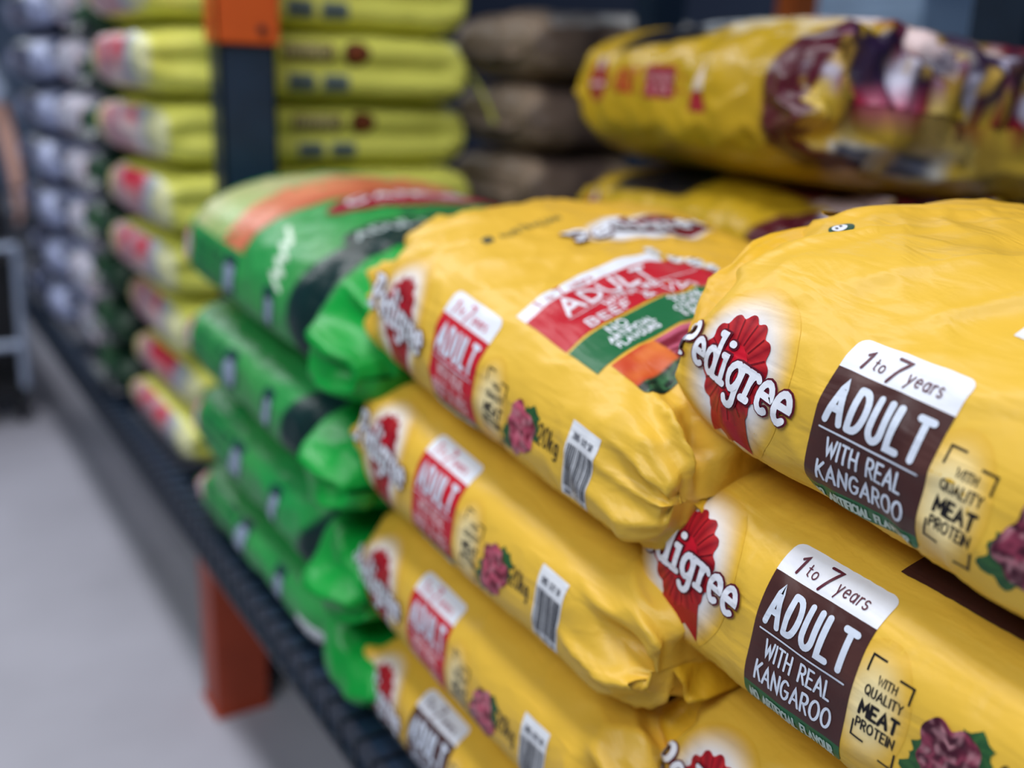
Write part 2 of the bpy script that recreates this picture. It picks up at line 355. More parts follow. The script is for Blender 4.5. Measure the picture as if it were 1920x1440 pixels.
# ---------------------------------------------------------------- prints
def logo(pr, x, y, k=1.0, word=True, bg=None, seed=0):
    """red rosette with two tails on a white glow, white slab lettering across"""
    bg = bg or YEL; rnd = random.Random(seed)
    pr.blob(x, y-.004*k, lambda t: (.058*k, .074*k), lambda q, t: mixc(WHITE, bg, float(sstep(.50, 1.0, q))), .7, 30, 96)
    # tails
    for (x0, x1, x2, dc) in ((-.016, .006, -.012, 0.0), (.002, .026, .020, .35)):
        pr.poly([(x+x0*k, y-.02*k), (x+x1*k, y-.02*k), (x+(x1+.004)*k, y-.062*k), (x+(x0+x1)/2*k, y-.053*k), (x+(x0-.002)*k, y-.064*k)], mixc(RED, DRED, dc+.2), 2.2, 12)
    sh = [rnd.uniform(0, 1) for _ in range(14)]
    def rf(t):
        m = 1-.10*abs(math.cos(t*7))**3*1.0; return (.036*k*m, .044*k*m)
    def cf(q, t):
        i = int((t/(2*math.pi))*14+.5) % 14; f = (t/(2*math.pi)*14+.5) % 1
        edge = 1-abs(f-.5)*2
        return mixc(mixc(DRED, RED, edge), lin((226, 70, 66)), 0.55*sh[i]*edge*min(1, q*1.2))
    pr.blob(x, y, rf, cf, 2.2, 10, 112)
    pr.blob(x, y, lambda t: (.016*k, .020*k), lambda q, t: lin((205, 20, 44)), 2.9, 4, 20)
    for j in range(14):
        t = 2*math.pi*(j)/14; pr.stroke([(x+.017*k*math.cos(t), y+.021*k*math.sin(t)), (x+.032*k*math.cos(t), y+.039*k*math.sin(t))], .0011*k, lin((120, 12, 28)), 3, False)
    if word:
        X, Y = x-.001*k, y-.012*k
        pr.text('Pedigree', X, Y, .033*k, .0084*k, MAROON, 4.5, gap=.17, rot=R(-5), font=SLAB, fit=.134*k)
        pr.text('Pedigree', X, Y, .033*k, .0053*k, WHITE, 6.0, gap=.17, rot=R(-5), font=SLAB, fit=.134*k)
def label(pr, x, y, w, h, kind):
    """x,y is the lower left corner"""
    main = BROWN if kind == 'kangaroo' else lin((196, 26, 44)); ink = lin((86, 24, 44)) if kind == 'kangaroo' else lin((205, 60, 90))
    r = .008
    pr.rect(x, y+.80*h, x+w, y+h, WHITE, 1, r, (0, 0, 1, 1))
    pr.rect(x, y+.13*h, x+w, y+.80*h, main, 1, colfn=(lambda u, v: mixc(BROWN, lin((96, 62, 56)), .5*max(0, vnoise(u*3, v*3, 4)))) if kind == 'kangaroo' else None)
    pr.rect(x, y, x+w, y+.13*h, GREEN, 1, r, (1, 1, 0, 0))
    c = x+w/2
    pr.text('1', x+.15*w, y+.835*h, .105*h, .0021, ink, 2, italic=.15); pr.text('to', x+.29*w, y+.85*h, .075*h, .0010, ink, 2)
    pr.text('7', x+.43*w, y+.82*h, .135*h, .0023, ink, 2, italic=.1); pr.text('years', x+.69*w, y+.85*h, .085*h, .0011, ink, 2, fit=.29*w)
    pr.text('ADULT', c, y+.525*h, .205*h, .0050, LBLUE, 2, gap=.40, fit=.80*w)
    pr.stroke([(x+.07*w, y+.475*h), (x+.93*w, y+.475*h)], .0013, LBLUE, 2)
    if kind == 'kangaroo':
        pr.text('WITH REAL', c, y+.335*h, .10*h, .0019, LBLUE, 2, fit=.66*w)
        pr.text('KANGAROO', c, y+.185*h, .105*h, .0021, LBLUE, 2, fit=.76*w)
    else:
        pr.text('WITH REAL', c, y+.345*h, .095*h, .0022, lin((240, 190, 195)), 2, fit=.62*w)
        pr.text('BEEF & VEG', c, y+.19*h, .10*h, .0022, lin((240, 190, 195)), 2, fit=.76*w)
    pr.text('NO ARTIFICIAL FLAVOUR', c, y+.032*h, .066*h, .0019, lin((190, 214, 205)), 2, fit=.86*w)
def qmark(pr, x, y, w, h):
    c = x+w/2; k = BLACK
    pr.stroke([(x, y+h-.012), (x, y+h), (x+.011, y+h)], .0016, k, 1, False)
    pr.stroke([(x+w-.011, y+h-.006), (x+w, y+h-.006), (x+w, y+h-.018)], .0016, k, 1, False)
    pr.stroke([(x, y+.018), (x, y+.006), (x+.011, y+.006)], .0016, k, 1, False)
    pr.stroke([(x+w-.011, y), (x+w, y), (x+w, y+.012)], .0016, k, 1, False)
    pr.text('WITH', c, y+.76*h, .085*h, .0010, k, 1, fit=.40*w)
    pr.text('QUALITY', c, y+.60*h, .10*h, .0012, k, 1, fit=.82*w)
    pr.text('MEAT', c, y+.37*h, .145*h, .0025, k, 1, fit=.84*w)
    pr.text('PROTEIN', c, y+.21*h, .105*h, .0014, k, 1, fit=.86*w)
def meat(pr, x, y, k=1.0, dark=False, seed=3):
    rnd = random.Random(seed)
    lg = lin((30, 74, 44))
    for (dx, dy, rx, ry) in ((-.012, -.018, .017, .012), (.013, .017, .014, .012), (.018, .006, .010, .009), (-.016, -.006, .010, .010)):
        s2 = rnd.random()*6
        pr.blob(x+dx*k, y+dy*k, lambda t: (rx*k*(1+.22*math.sin(5*t+s2)), ry*k*(1+.22*math.cos(6*t+s2))), lambda q, t: mixc(lg, lin((70, 120, 60)), .5*(.5+.5*math.sin(7*t+q*5))), 1, 4, 30)
    a, b = (lin((110, 26, 44)), lin((214, 96, 122))) if not dark else (lin((64, 18, 36)), lin((150, 62, 86)))
    def cf(q, t):
        X = q*math.cos(t)*2.4; Y = q*math.sin(t)*2.4
        n = float(ridge(vnoise(X+3, Y*1.6, seed))); m = float(vnoise(X*2.3, Y*2.3, seed+4))
        return mixc(mixc(a, b, min(1, max(0, n*.8+.1))), lin((240, 176, 186)), max(0, m)*.5)
    ph = [rnd.uniform(0, 6) for _ in range(3)]
    pr.blob(x, y, lambda t: tuple(q*k*(1+.10*math.sin(3*t+ph[0])+.08*math.sin(5*t+ph[1])+.05*math.sin(9*t+ph[2])) for q in (.022, .026)), cf, 2, 12, 60)
def barcode(pr, x, y, w, h, seed=1):
    rnd = random.Random(seed)
    pr.rect(x, y, x+w, y+h, lin((226, 230, 236)), 1)
    X = x+.07*w
    while X < x+.93*w:
        b = rnd.choice((.0008, .0011, .0018)); pr.rect(X, y+.14*h, X+b, y+.72*h, lin((40, 44, 56)), 2, st=.005); X += b+rnd.choice((.0009, .0012, .0018))
    for yy, hh, f in ((.80, .08, .7), (.035, .07, .8)):
        pr.text('9 310022 865312' if 0 else '2005 1372 50', x+w/2, y+yy*h, hh*h, .0008, lin((60, 64, 78)), 2, fit=f*w, cap=False)

# ---------------------------------------------------------------- bag parts
def flap(name, skin, side, width, depth, angle, seed, c, mat, parent, amp=.006, th=.0012, curl=0.0, zoff=0.0, yc=0.0):
    """crimped closing strip standing off the closed end. side = -1/+1 along local x"""
    ny, nx = 46, 16; V = []; C = []
    x0 = side*skin.L/2; z0 = skin.Td+zoff
    for lay in (0, 1):
        for j in range(nx+1):
            q = j/nx
            for i in range(ny+1):
                v = (i/ny-.5)*width*(1-.10*q); ang = angle+curl*q
                zz = z0+math.sin(ang)*depth*q; xx = x0-side*.010+side*math.cos(ang)*depth*q
                d = amp*(.25+q)*float(ridge(vnoise(v*38+q*1.5, q*1.2+v*6, seed)))+amp*.7*q*float(vnoise(v*16, q*2, seed+2))
                xx += side*d*abs(math.sin(ang))+0; zz += d*abs(math.cos(ang))-lay*th*abs(math.cos(ang)); xx -= side*lay*th*abs(math.sin(ang))
                V.append((xx, v+yc, zz)); C.append(mixc(c, WHITE, .0))
    n = (nx+1)*(ny+1); F = []
    for lay in (0, 1):
        for j in range(nx):
            for i in range(ny):
                a = lay*n+j*(ny+1)+i; q = (a, a+1, a+ny+2, a+ny+1); F.append(q if lay == 0 else q[::-1])
    edge = [i for i in range(ny+1)]+[(j)*(ny+1)+ny for j in range(1, nx+1)]+[nx*(ny+1)+i for i in range(ny-1, -1, -1)]+[j*(ny+1) for j in range(nx-1, 0, -1)]
    for p, q in zip(edge, edge[1:]+edge[:1]): F.append((p, p+n, q+n, q))
    me = mesh_cols(name, np.array(V), F, np.array(C)); return link(name, me, mat, parent)

def corner_fold(sk, parent, side, seed, c):
    """ear of film folded out along the upright edge of the closed end"""
    nu_, nv = 12, 24; V = []; C = []; rnd = np.random.RandomState(seed); j0 = rnd.uniform(-.01, .01)
    T = sk.Td+sk.Tu; n = (nu_+1)*(nv+1)
    for lay in (0, 1):
        for j in range(nv+1):
            v = j/nv; z = .012+(T*.92-.012)*v
            # root line follows the sack's end edge
            d = (sk.P[:, :, 2]-z)**2+(sk.P[:, :, 0]-side*(sk.L/2-.012))**2*4+np.where(sk.P[:, :, 1] > 0, 1e3, 0)
            i0, k0 = np.unravel_index(np.argmin(d), d.shape); p = sk.P[i0, k0]
            wd = (.012+.026*max(0, 1-abs(v-.62)/.55))
            for i in range(nu_+1):
                u = i/nu_; wob = .0035*u*float(ridge(vnoise(v*9+j0*40, u*2.2, seed+7)))
                V.append((p[0]+side*wd*u, p[1]+.004+u*(.012+.010*math.sin(v*5+seed))+wob-lay*.0008, p[2]+.010*u*math.sin(v*3.1))); C.append(c)
    F = []
    for lay in (0, 1):
        for j in range(nv):
            for i in range(nu_):
                a = lay*n+j*(nu_+1)+i; q = (a, a+1, a+nu_+2, a+nu_+1); F.append(q if lay else q[::-1])
    edge = [i for i in range(nu_+1)]+[j*(nu_+1)+nu_ for j in range(1, nv+1)]+[nv*(nu_+1)+i for i in range(nu_-1, -1, -1)]+[j*(nu_+1) for j in range(nv-1, 0, -1)]
    for p, q in zip(edge, edge[1:]+edge[:1]): F.append((p, p+n, q+n, q))
    return link('corner_fold', mesh_cols('corner_fold', np.array(V), F, np.array(C)), FILM, parent)
def yellow_cols(seed, gold=0.35):
    def fn(AA, BB, S):
        t = np.clip((BB-.09)/.22, 0, 1)*gold+.12*vnoise(AA*4, BB*4, seed)
        t = np.clip(t, 0, 1)[..., None]
        a = np.array(lin((229, 186, 66))); b = np.array(lin((216, 156, 24)))
        return a*(1-t)+b*t
    return fn

def make_pedigree(kind, z, y0, y1, x_front, W, Td, Tu, lab, group, seed=1, tilt=0.0, yaw=0.0, prints=True, aoff=0.0, topprint=False, step=.004, boff=0.0, lh=.130, fold=True,  near_flap=True, flapc=(226, 176, 40), wend=.007, **kw):
    """a stack bag: far end at y1, near end at y0 (y is along the aisle)"""
    L = y1-y0
    root = empty('dog_food_bag', (x_front+W/2, (y0+y1)/2, z), (0, tilt, -math.pi/2+yaw)); tag(root, lab, 'dog food bag', group)
    kw.setdefault('ends', (.88, .6))
    sk = Skin(L, W, Td, Tu, seed=seed, step=step, wend=wend, **kw)
    link('sack', sk.body(yellow_cols(seed)), FILM, root)
    if near_flap:
        flap('end_seal', sk, 1, W*.80, .05, R(-62), seed+31, lin(flapc), FILM, root, amp=.006)
    flap('far_end_seal', sk, -1, W*.84, .05, R(38), seed+41, lin(flapc), FILM, root, amp=.005)
    if prints and fold: corner_fold(sk, root, -1, seed, lin(flapc))
    if prints:
        # a is measured from the bag's far end
        a0 = -L/2+aoff; kg = kind == 'kangaroo'; e1 = -.012 if kg else 0.0; e2 = -.012 if kg else -.004; e3 = -.014 if kg else -.010
        p = Print(); logo(p, a0+.064, boff+.006, 1.0, seed=seed); p.build('printed_logo', sk, FILM, root)
        p = Print(); label(p, a0+.150, boff+.068-lh, .094, lh, kind); p.build('flavour_label', sk, FILM, root)
        p = Print(); p.blob(a0+.272+e1, boff-.010, lambda t: (.03, .05), lambda q, t: mixc(lin((250, 232, 176)), lin((226, 180, 60)), float(sstep(.2, 1, q))), .5, 8, 40); qmark(p, a0+.263+e1, boff-.042, .035, .068); p.build('quality_mark', sk, FILM, root)
        p = Print(); meat(p, a0+.333+e2, boff-.010, 1.0, kind == 'kangaroo', seed); p.build('meat_picture', sk, FILM, root)
        p = Print(); p.text('20kg', a0+.382+e3, boff-.010, .020, .0019, BLACK, 1, fit=.030); p.build('weight_mark', sk, FILM, root)
        p = Print(); barcode(p, a0+.408+e3, boff-.044, .040, .078, seed); p.build('barcode', sk, FILM, root)
    if topprint == 'beef':
        # reads across the bag: text right = +b, text up = -a
        ba = .02
        def tf(x, y):
            X = x; Y = y+.10*x*0
            return (a0+.36-Y*1.0-.55*X*0, ba+X)
        ang = R(27)
        def tf(x, y):
            xr = x*math.cos(ang)*1.0-y*math.sin(ang)*0; 
            return (a0+.375-(y*.95+x*.06), .078+x*.70)
        p = Print(tf)
        w_ = .30
        p.rect(0, .112, w_*.86, .132, WHITE, 1); p.text('1', .03, .1145, .014, .0022, RED, 2); p.text('to', .05, .115, .010, .0013, RED, 2); p.text('7', .07, .113, .017, .0024, RED, 2); p.text('years', .105, .115, .011, .0014, RED, 2, fit=.04)
        p.rect(0, .040, w_, .112, lin((190, 24, 42)), 1)
        p.text('ADULT', .125, .078, .026, .0052, WHITE, 2, fit=.16); p.stroke([(.04, .072), (.28, .072)], .001, WHITE, 2)
        p.text('WITH REAL', .16, .0605, .009, .0024, WHITE, 2, fit=.13); p.text('BEEF & VEG', .15, .044, .012, .0026, WHITE, 2, fit=.20)
        p.rect(0, -.012, w_, .036, GREEN, 1)
        p.text('NO', .075, .020, .012, .0026, WHITE, 2, fit=.03); p.text('ARTIFICIAL', .085, .008, .008, .0022, WHITE, 2, fit=.075); p.text('FLAVOURS', .085, -.004, .008, .0022, WHITE, 2, fit=.07)
        p.text('100%', .20, .018, .014, .0028, WHITE, 2, fit=.06); p.text('COMPLETE', .20, .006, .008, .002, WHITE, 2, fit=.075); p.text('& BALANCED', .20, -.005, .008, .002, WHITE, 2, fit=.075)
        p.build('front_banner', sk, FILM, root)
        p = Print(tf)
        def food(u, v):
            n = float(vnoise(u*9, v*4, 5))
            if v < .35: return mixc(lin((14, 34, 26)), lin((70, 130, 84)), max(0, float(ridge(vnoise(u*16, v*12, 9)))*.7))
            if u < .28: return mixc(lin((196, 60, 30)), lin((226, 130, 60)), .5+.5*n)
            return mixc(lin((120, 22, 44)), lin((214, 110, 140)), min(1, max(0, float(ridge(vnoise(u*7+v*3, v*7, 12))))))
        p.rect(.02, -.075, w_*.95, -.016, WHITE, 1, .015, (1, 0, 0, 0), colfn=food)
        p.build('food_picture', sk, FILM, root)
        p = Print(tf)
        for i, (x, y) in enumerate(((.262, .134), (.282, .112), (.300, .092), (.312, .068))):
            p.blob(x, y, lambda t: (.014, .014), lambda q, t: WHITE if q < .99 else lin((200, 180, 120)), 3, 4, 20)
            for yy in (-.004, .003): p.stroke([(x-.008, y+yy), (x+.008, y+yy)], .0022, lin((120, 120, 120)), 4)
        p.build('claim_badges', sk, FILM, root)
        p = Print(tf)
        p.blob(.355, .215, lambda t: (.15, .045), lambda q, t: mixc(WHITE, YEL, max(0, (q-.8)/.2)), 1, 10, 48)
        p.blob(.385, .217, lambda t: (.115*(1-.06*abs(math.cos(9*t))), .034), lambda q, t: mixc(MAROON, DRED, .5+.5*math.sin(14*t)), 2, 8, 90)
        p.text('Pedigree', .33, .202, .030, .011, MAROON, 4, font=SLAB, gap=.13, fit=.30); p.text('Pedigree', .33, .202, .030, .006, WHITE, 6, font=SLAB, gap=.13, fit=.30)
        p.build('front_logo', sk, FILM, root)
        p = Print(tf); p.rect(.07, .275, .086, .288, lin((60, 70, 60)), 1); p.text('AUSTRALIAN', .10, .275, .011, .0022, lin((70, 84, 70)), 1, align='l', fit=.12); p.build('origin_mark', sk, FILM, root)
    if topprint == 'ledge':
        p = Print(); p.rect(a0+.225, .108, a0+.45, .30, BROWN, 1, st=.006); p.rect(a0+.335, .108, a0+.45, .30, lin((24, 92, 50)), 2, st=.006); p.stroke([(a0+.335, .108), (a0+.335, .3)], .004, YEL, 3, False); p.build('front_banner', sk, FILM, root)
    if topprint == 'kangaroo':
        def tf(x, y): return (a0+.258-y, .112+x)
        p = Print(tf); p.rect(0, .0, .24, .024, WHITE, 1); p.text('1', .03, .004, .016, .0026, BLACK, 2); p.text('7', .075, .003, .018, .0028, BLACK, 2)
        p.rect(0, -.09, .24, .0, BROWN, 1); p.text('ADULT', .12, -.05, .03, .007, LBLUE, 2, fit=.17); p.build('front_banner', sk, FILM, root)
        tf = lambda x, y: (a0+.30-y-.2*x, .12+x)
        p = Print(tf); p.blob(.045, .248, lambda t: (.013, .010), lambda q, t: lin((24, 70, 50)), 1, 4, 24); p.blob(.045, .250, lambda t: (.008, .006), lambda q, t: WHITE, 2, 3, 16)
        for dx in (-.003, .003): p.blob(.045+dx, .251, lambda t: (.0014, .0016), lambda q, t: BLACK, 3, 2, 8)
        p.build('dog_emblem', sk, FILM, root)
    return root, sk

# ================================================================= SETTING
def box(name, x0, x1, y0, y1, z0, z1, mat, parent=None, bev=0.0):
    bm = bmesh.new(); bmesh.ops.create_cube(bm, size=1)
    for v in bm.verts: v.co = Vector(((x0+x1)/2+v.co.x*(x1-x0), (y0+y1)/2+v.co.y*(y1-y0), (z0+z1)/2+v.co.z*(z1-z0)))
    if bev: bmesh.ops.bevel(bm, geom=bm.edges, offset=bev, segments=2, affect='EDGES')
    me = bpy.data.meshes.new(name); bm.to_mesh(me); bm.free(); return link(name, me, mat, parent)
def boxes(name, L, mat, parent=None, bev=0.0):
    bm = bmesh.new()
    for (x0, x1, y0, y1, z0, z1) in L:
        r = bmesh.ops.create_cube(bm, size=1)
        for v in r['verts']: v.co = Vector(((x0+x1)/2+v.co.x*(x1-x0), (y0+y1)/2+v.co.y*(y1-y0), (z0+z1)/2+v.co.z*(z1-z0)))
    if bev: bmesh.ops.bevel(bm, geom=bm.edges, offset=bev, segments=2, affect='EDGES')
    me = bpy.data.meshes.new(name); bm.to_mesh(me); bm.free(); return link(name, me, mat, parent)

FLOORM = mat_plain('polished_concrete', (180, 180, 192), 0.5, bump=.15, bscale=20, noise=.22, nscale=2.5)
NAVY = mat_plain('navy_rack_steel', (34, 54, 78), 0.42, bump=.1, noise=.3, nscale=20)
DARKWIRE = mat_plain('dark_wire', (34, 42, 54), 0.4, metal=.3)
ORANGE = mat_plain('orange_powder_coat', (214, 92, 34), 0.45, bump=.1, noise=.15, nscale=14)
RUST = mat_plain('orange_guard_paint', (176, 70, 40), 0.5, bump=.15, noise=.25, nscale=10)
tag(box('floor', -4.5, 4.5, -2, 12, -.05, 0, FLOORM), kind='structure')
CEIL = mat_plain('ceiling_paint', (120, 126, 136), 0.9)
tag(box('ceiling', -4.5, 4.5, -2, 12, 4.2, 4.25, CEIL), kind='structure')
tag(box('wall_far', -4.5, 4.5, 12, 12.05, 0, 4.2, mat_plain('far_wall_paint', (112, 132, 160), 0.8)), kind='structure')
tag(box('wall_right', 4.5, 4.55, -2, 12, 0, 4.2, mat_plain('right_wall_paint', (44, 56, 80), 0.8)), kind='structure')

# rack -------------------------------------------------------------
SH = 0.47
rack = empty('storage_rack', (.6, 2, 0)); tag(rack, 'navy steel storage rack with a wire shelf along the aisle carrying the stacked bags', 'rack')
def rb(name, L, mat, bev=0, parent=None):
    o = boxes(name, [(a-.6, b-.6, c-2, d-2, e, f) for a, b, c, d, e, f in L], mat, parent or rack, bev); return o
rb('front_beam', [(.478, .512, -.6, 8, .395, .462), (.470, .478, -.6, 8, .395, .408)], NAVY, .002)
rb('rear_beam', [(1.62, 1.66, -.6, 8, .395, .462)], NAVY, .002)
wires = [(.462, 1.66, y-.0022, y+.0022, .4635, .468) for y in np.arange(-.5, 6.5, .05)]
wires += [(x-.0022, x+.0022, -.6, 6.5, .459, .4635) for x in np.arange(.53, 1.62, .10)]
wires += [(.458, .4625, y-.0022, y+.0022, .425, .468) for y in np.arange(-.5, 6.5, .05)]
wires += [(.456, .4625, -.5, 6.5, .420, .4265)]
rb('wire_deck', wires, DARKWIRE)
for y in np.arange(-.3, 6.5, .6): rb('deck_support', [(.512, 1.62, y-.015, y+.015, .425, .458)], NAVY)
po = rb('front_post', [(.594, .700, 1.945, 1.952, 0, 2.6), (.594, .600, 1.945, 2.01, 0, 2.6), (.694, .700, 1.945, 2.01, 0, 2.6), (.594, .625, 2.004, 2.01, 0, 2.6), (.668, .7, 2.004, 2.01, 0, 2.6)], NAVY, .001)
sl = rb('beam_connector', [(.586, .592, 1.932, 2.01, 1.345, 1.75), (.586, .706, 1.932, 1.942, 1.345, 1.75)], ORANGE, .003)
bh = bpy.data.meshes.new('bolt'); bm = bmesh.new(); bmesh.ops.create_cone(bm, cap_ends=True, segments=16, radius1=.008, radius2=.007, depth=.01, matrix=Matrix.Translation((.67-.6, 1.929-2, 1.372))@Matrix.Rotation(R(90), 4, 'X')); bm.to_mesh(bh); bm.free()
link('bolt', bh, DARKWIRE, sl)
rb('rear_post', [(1.62, 1.72, 1.95, 2.02, 0, 2.6)], NAVY, .002)
rb('rear_post', [(1.62, 1.74, 1.02, 1.12, 0, 2.6)], NAVY, .002)
rb('upper_shade_deck', [(.95, 1.70, -.6, 6.5, 2.05, 2.11)], NAVY, .002)  # unseen deck, set back so that it shades only the rear bags
guard = empty('post_guard', (.55, 1.9, 0)); tag(guard, 'orange steel upright protector standing on the floor below the shelf', 'post guard')
gm = boxes('guard_shell', [(-.05, -.042, -.05, .04, 0, .385), (-.05, .058, -.058, -.05, 0, .385), (.05, .058, -.05, .04, 0, .385)], RUST, guard, .002)
boxes('base_plate', [(-.055, .062, -.062, .045, 0, .008)], RUST, guard)

# ================================================================= NEAR STACKS
gk = 'kangaroo flavour bags in the nearest stack'
KX = .552
K = []
KP = dict(nd=3.6, pz=16, pzn=14, yend=.97)
K.append(make_pedigree('kangaroo', .980, .06, .612, KX-.002, .48, .085, .124, 'yellow kangaroo flavour dog food bag, topmost of the nearest stack', gk, 11, R(6), topprint='kangaroo', nu=2.15, lean=.06, diag=.0035, wgen=.004, crown=.004, fine=(-.13, .42), **KP))
K.append(make_pedigree('kangaroo', .805, .09, .625, KX-.012, .47, .082, .098, 'yellow kangaroo flavour bag with ribbed upper edge, second in the nearest stack', gk, 12, R(3), topprint='ledge', aoff=-.008, boff=.020, lh=.140, nu=3.2, lean=.05, wgen=.002, near_flap=False, rib=.0007, **KP))
K.append(make_pedigree('kangaroo', 0.632, .07, .574, KX-.006, .47, .080, .093, 'yellow kangaroo flavour bag cut by the bottom photo edge, third in the nearest stack', gk, 13, 0, nu=3.2, lean=.05, wgen=.003, near_flap=False, **KP))
K.append(make_pedigree('kangaroo', .468, .07, .600, KX, .47, .075, .088, 'yellow dog food bag at the foot of the nearest stack', gk, 14, 0, prints=False, near_flap=False, step=.01, nu=3.2, **KP))

gmi = 'yellow beef flavour bags in the middle stack'
MX = .486
Mb = []
MP = dict(fold=False, nd=3.2, pz=14, pzn=7, yend=.95, wend=.017, bfreq=34, pinch=(0, .03))
Mb.append(make_pedigree('beef', .918, .575, 1.105, MX+.012, .50, .090, .108, 'yellow beef flavour dog food bag with red front banner, topmost of the middle stack', gmi, 21, R(5.0), taper=.14, topprint='beef', nu=2.6, lean=.08, crown=.008, diag=.003, wgen=.003, aoff=.022, fine=(-.14, .50), **MP))
Mb.append(make_pedigree('beef', .762, .565, 1.115, MX, .49, .080, .086, 'yellow beef and vegetable dog food bag, second from the top of the middle stack', gmi, 22, R(2), taper=.12, boff=.008, aoff=.016, nu=3.2, lean=.08, **MP))
Mb.append(make_pedigree('beef', .600, .560, 1.115, MX, .49, .078, .088, 'yellow beef and vegetable dog food bag, third from the top of the middle stack', gmi, 23, R(.8), taper=.06, nu=3.2, lean=.06, aoff=.008, **MP))
Mb.append(make_pedigree('kangaroo', .468, .560, 1.100, MX, .49, .060, .076, 'yellow dog food bag with a brown label, bottom of the middle stack', 'brown label bag in the middle stack', 24, 0, nu=3.2, lean=.05, **MP))

# ================================================================= GREEN STACK
GR = lin((24, 152, 72)); GRL = lin((120, 196, 110)); GRD = lin((8, 44, 44)); GRM = lin((22, 130, 70))
def green_cols(seed, bandk=1.0):
    def fn(AA, BB, S):
        n = vnoise(AA*6, BB*9, seed)[..., None]*.5+.5
        c = np.array(GR)*(1-n*.45)+np.array(GRL)*n*.25
        c[..., 3] = 1
        band = (sstep(.44, .48, S+.12*vnoise(BB*7, BB*0, seed))*(1-sstep(.58, .62, S+.08*vnoise(BB*8, BB*0, seed+2))))[..., None]
        band = band*bandk; c = c*(1-band)+np.array(GRD)*band
        endc = sstep(.60, .64, S+.08*vnoise(BB*8, BB*0, seed+2))[..., None]; c = c*(1-endc)+np.array(lin((14, 160, 60)))*endc
        lo = (1-sstep(-.07, -.045, BB))[..., None]*(1-endc)*.8; c = c*(1-lo)+np.array(lin((96, 150, 92)))*lo
        return c
    return fn
def green_end_warp(amp, seed):
    kf = min(1, amp/.034)
    def wf(P, A, B, S):
        # folded, bunched near end: radiating pleats and a puffed gusset
        e = sstep(.58, .85, S)
        Rr = vnoise(B*17, A*2, seed)
        P[..., 1] -= amp*e*(ridge(Rr))*np.exp(-(B/.09)**2)
        P[..., 1] += kf*.024*np.exp(-((S-.57)/.05)**2)*np.exp(-(B/.11)**2)
        P[..., 1] -= kf*.018*sstep(.60, .75, S)*(1-sstep(.9, 1, S))*np.exp(-(B/.10)**2)
        P[..., 0] += .02*e*vnoise(B*24, A*0, seed+3)
        return P
    return wf
gg = 'green bags in the stack behind the middle stack'
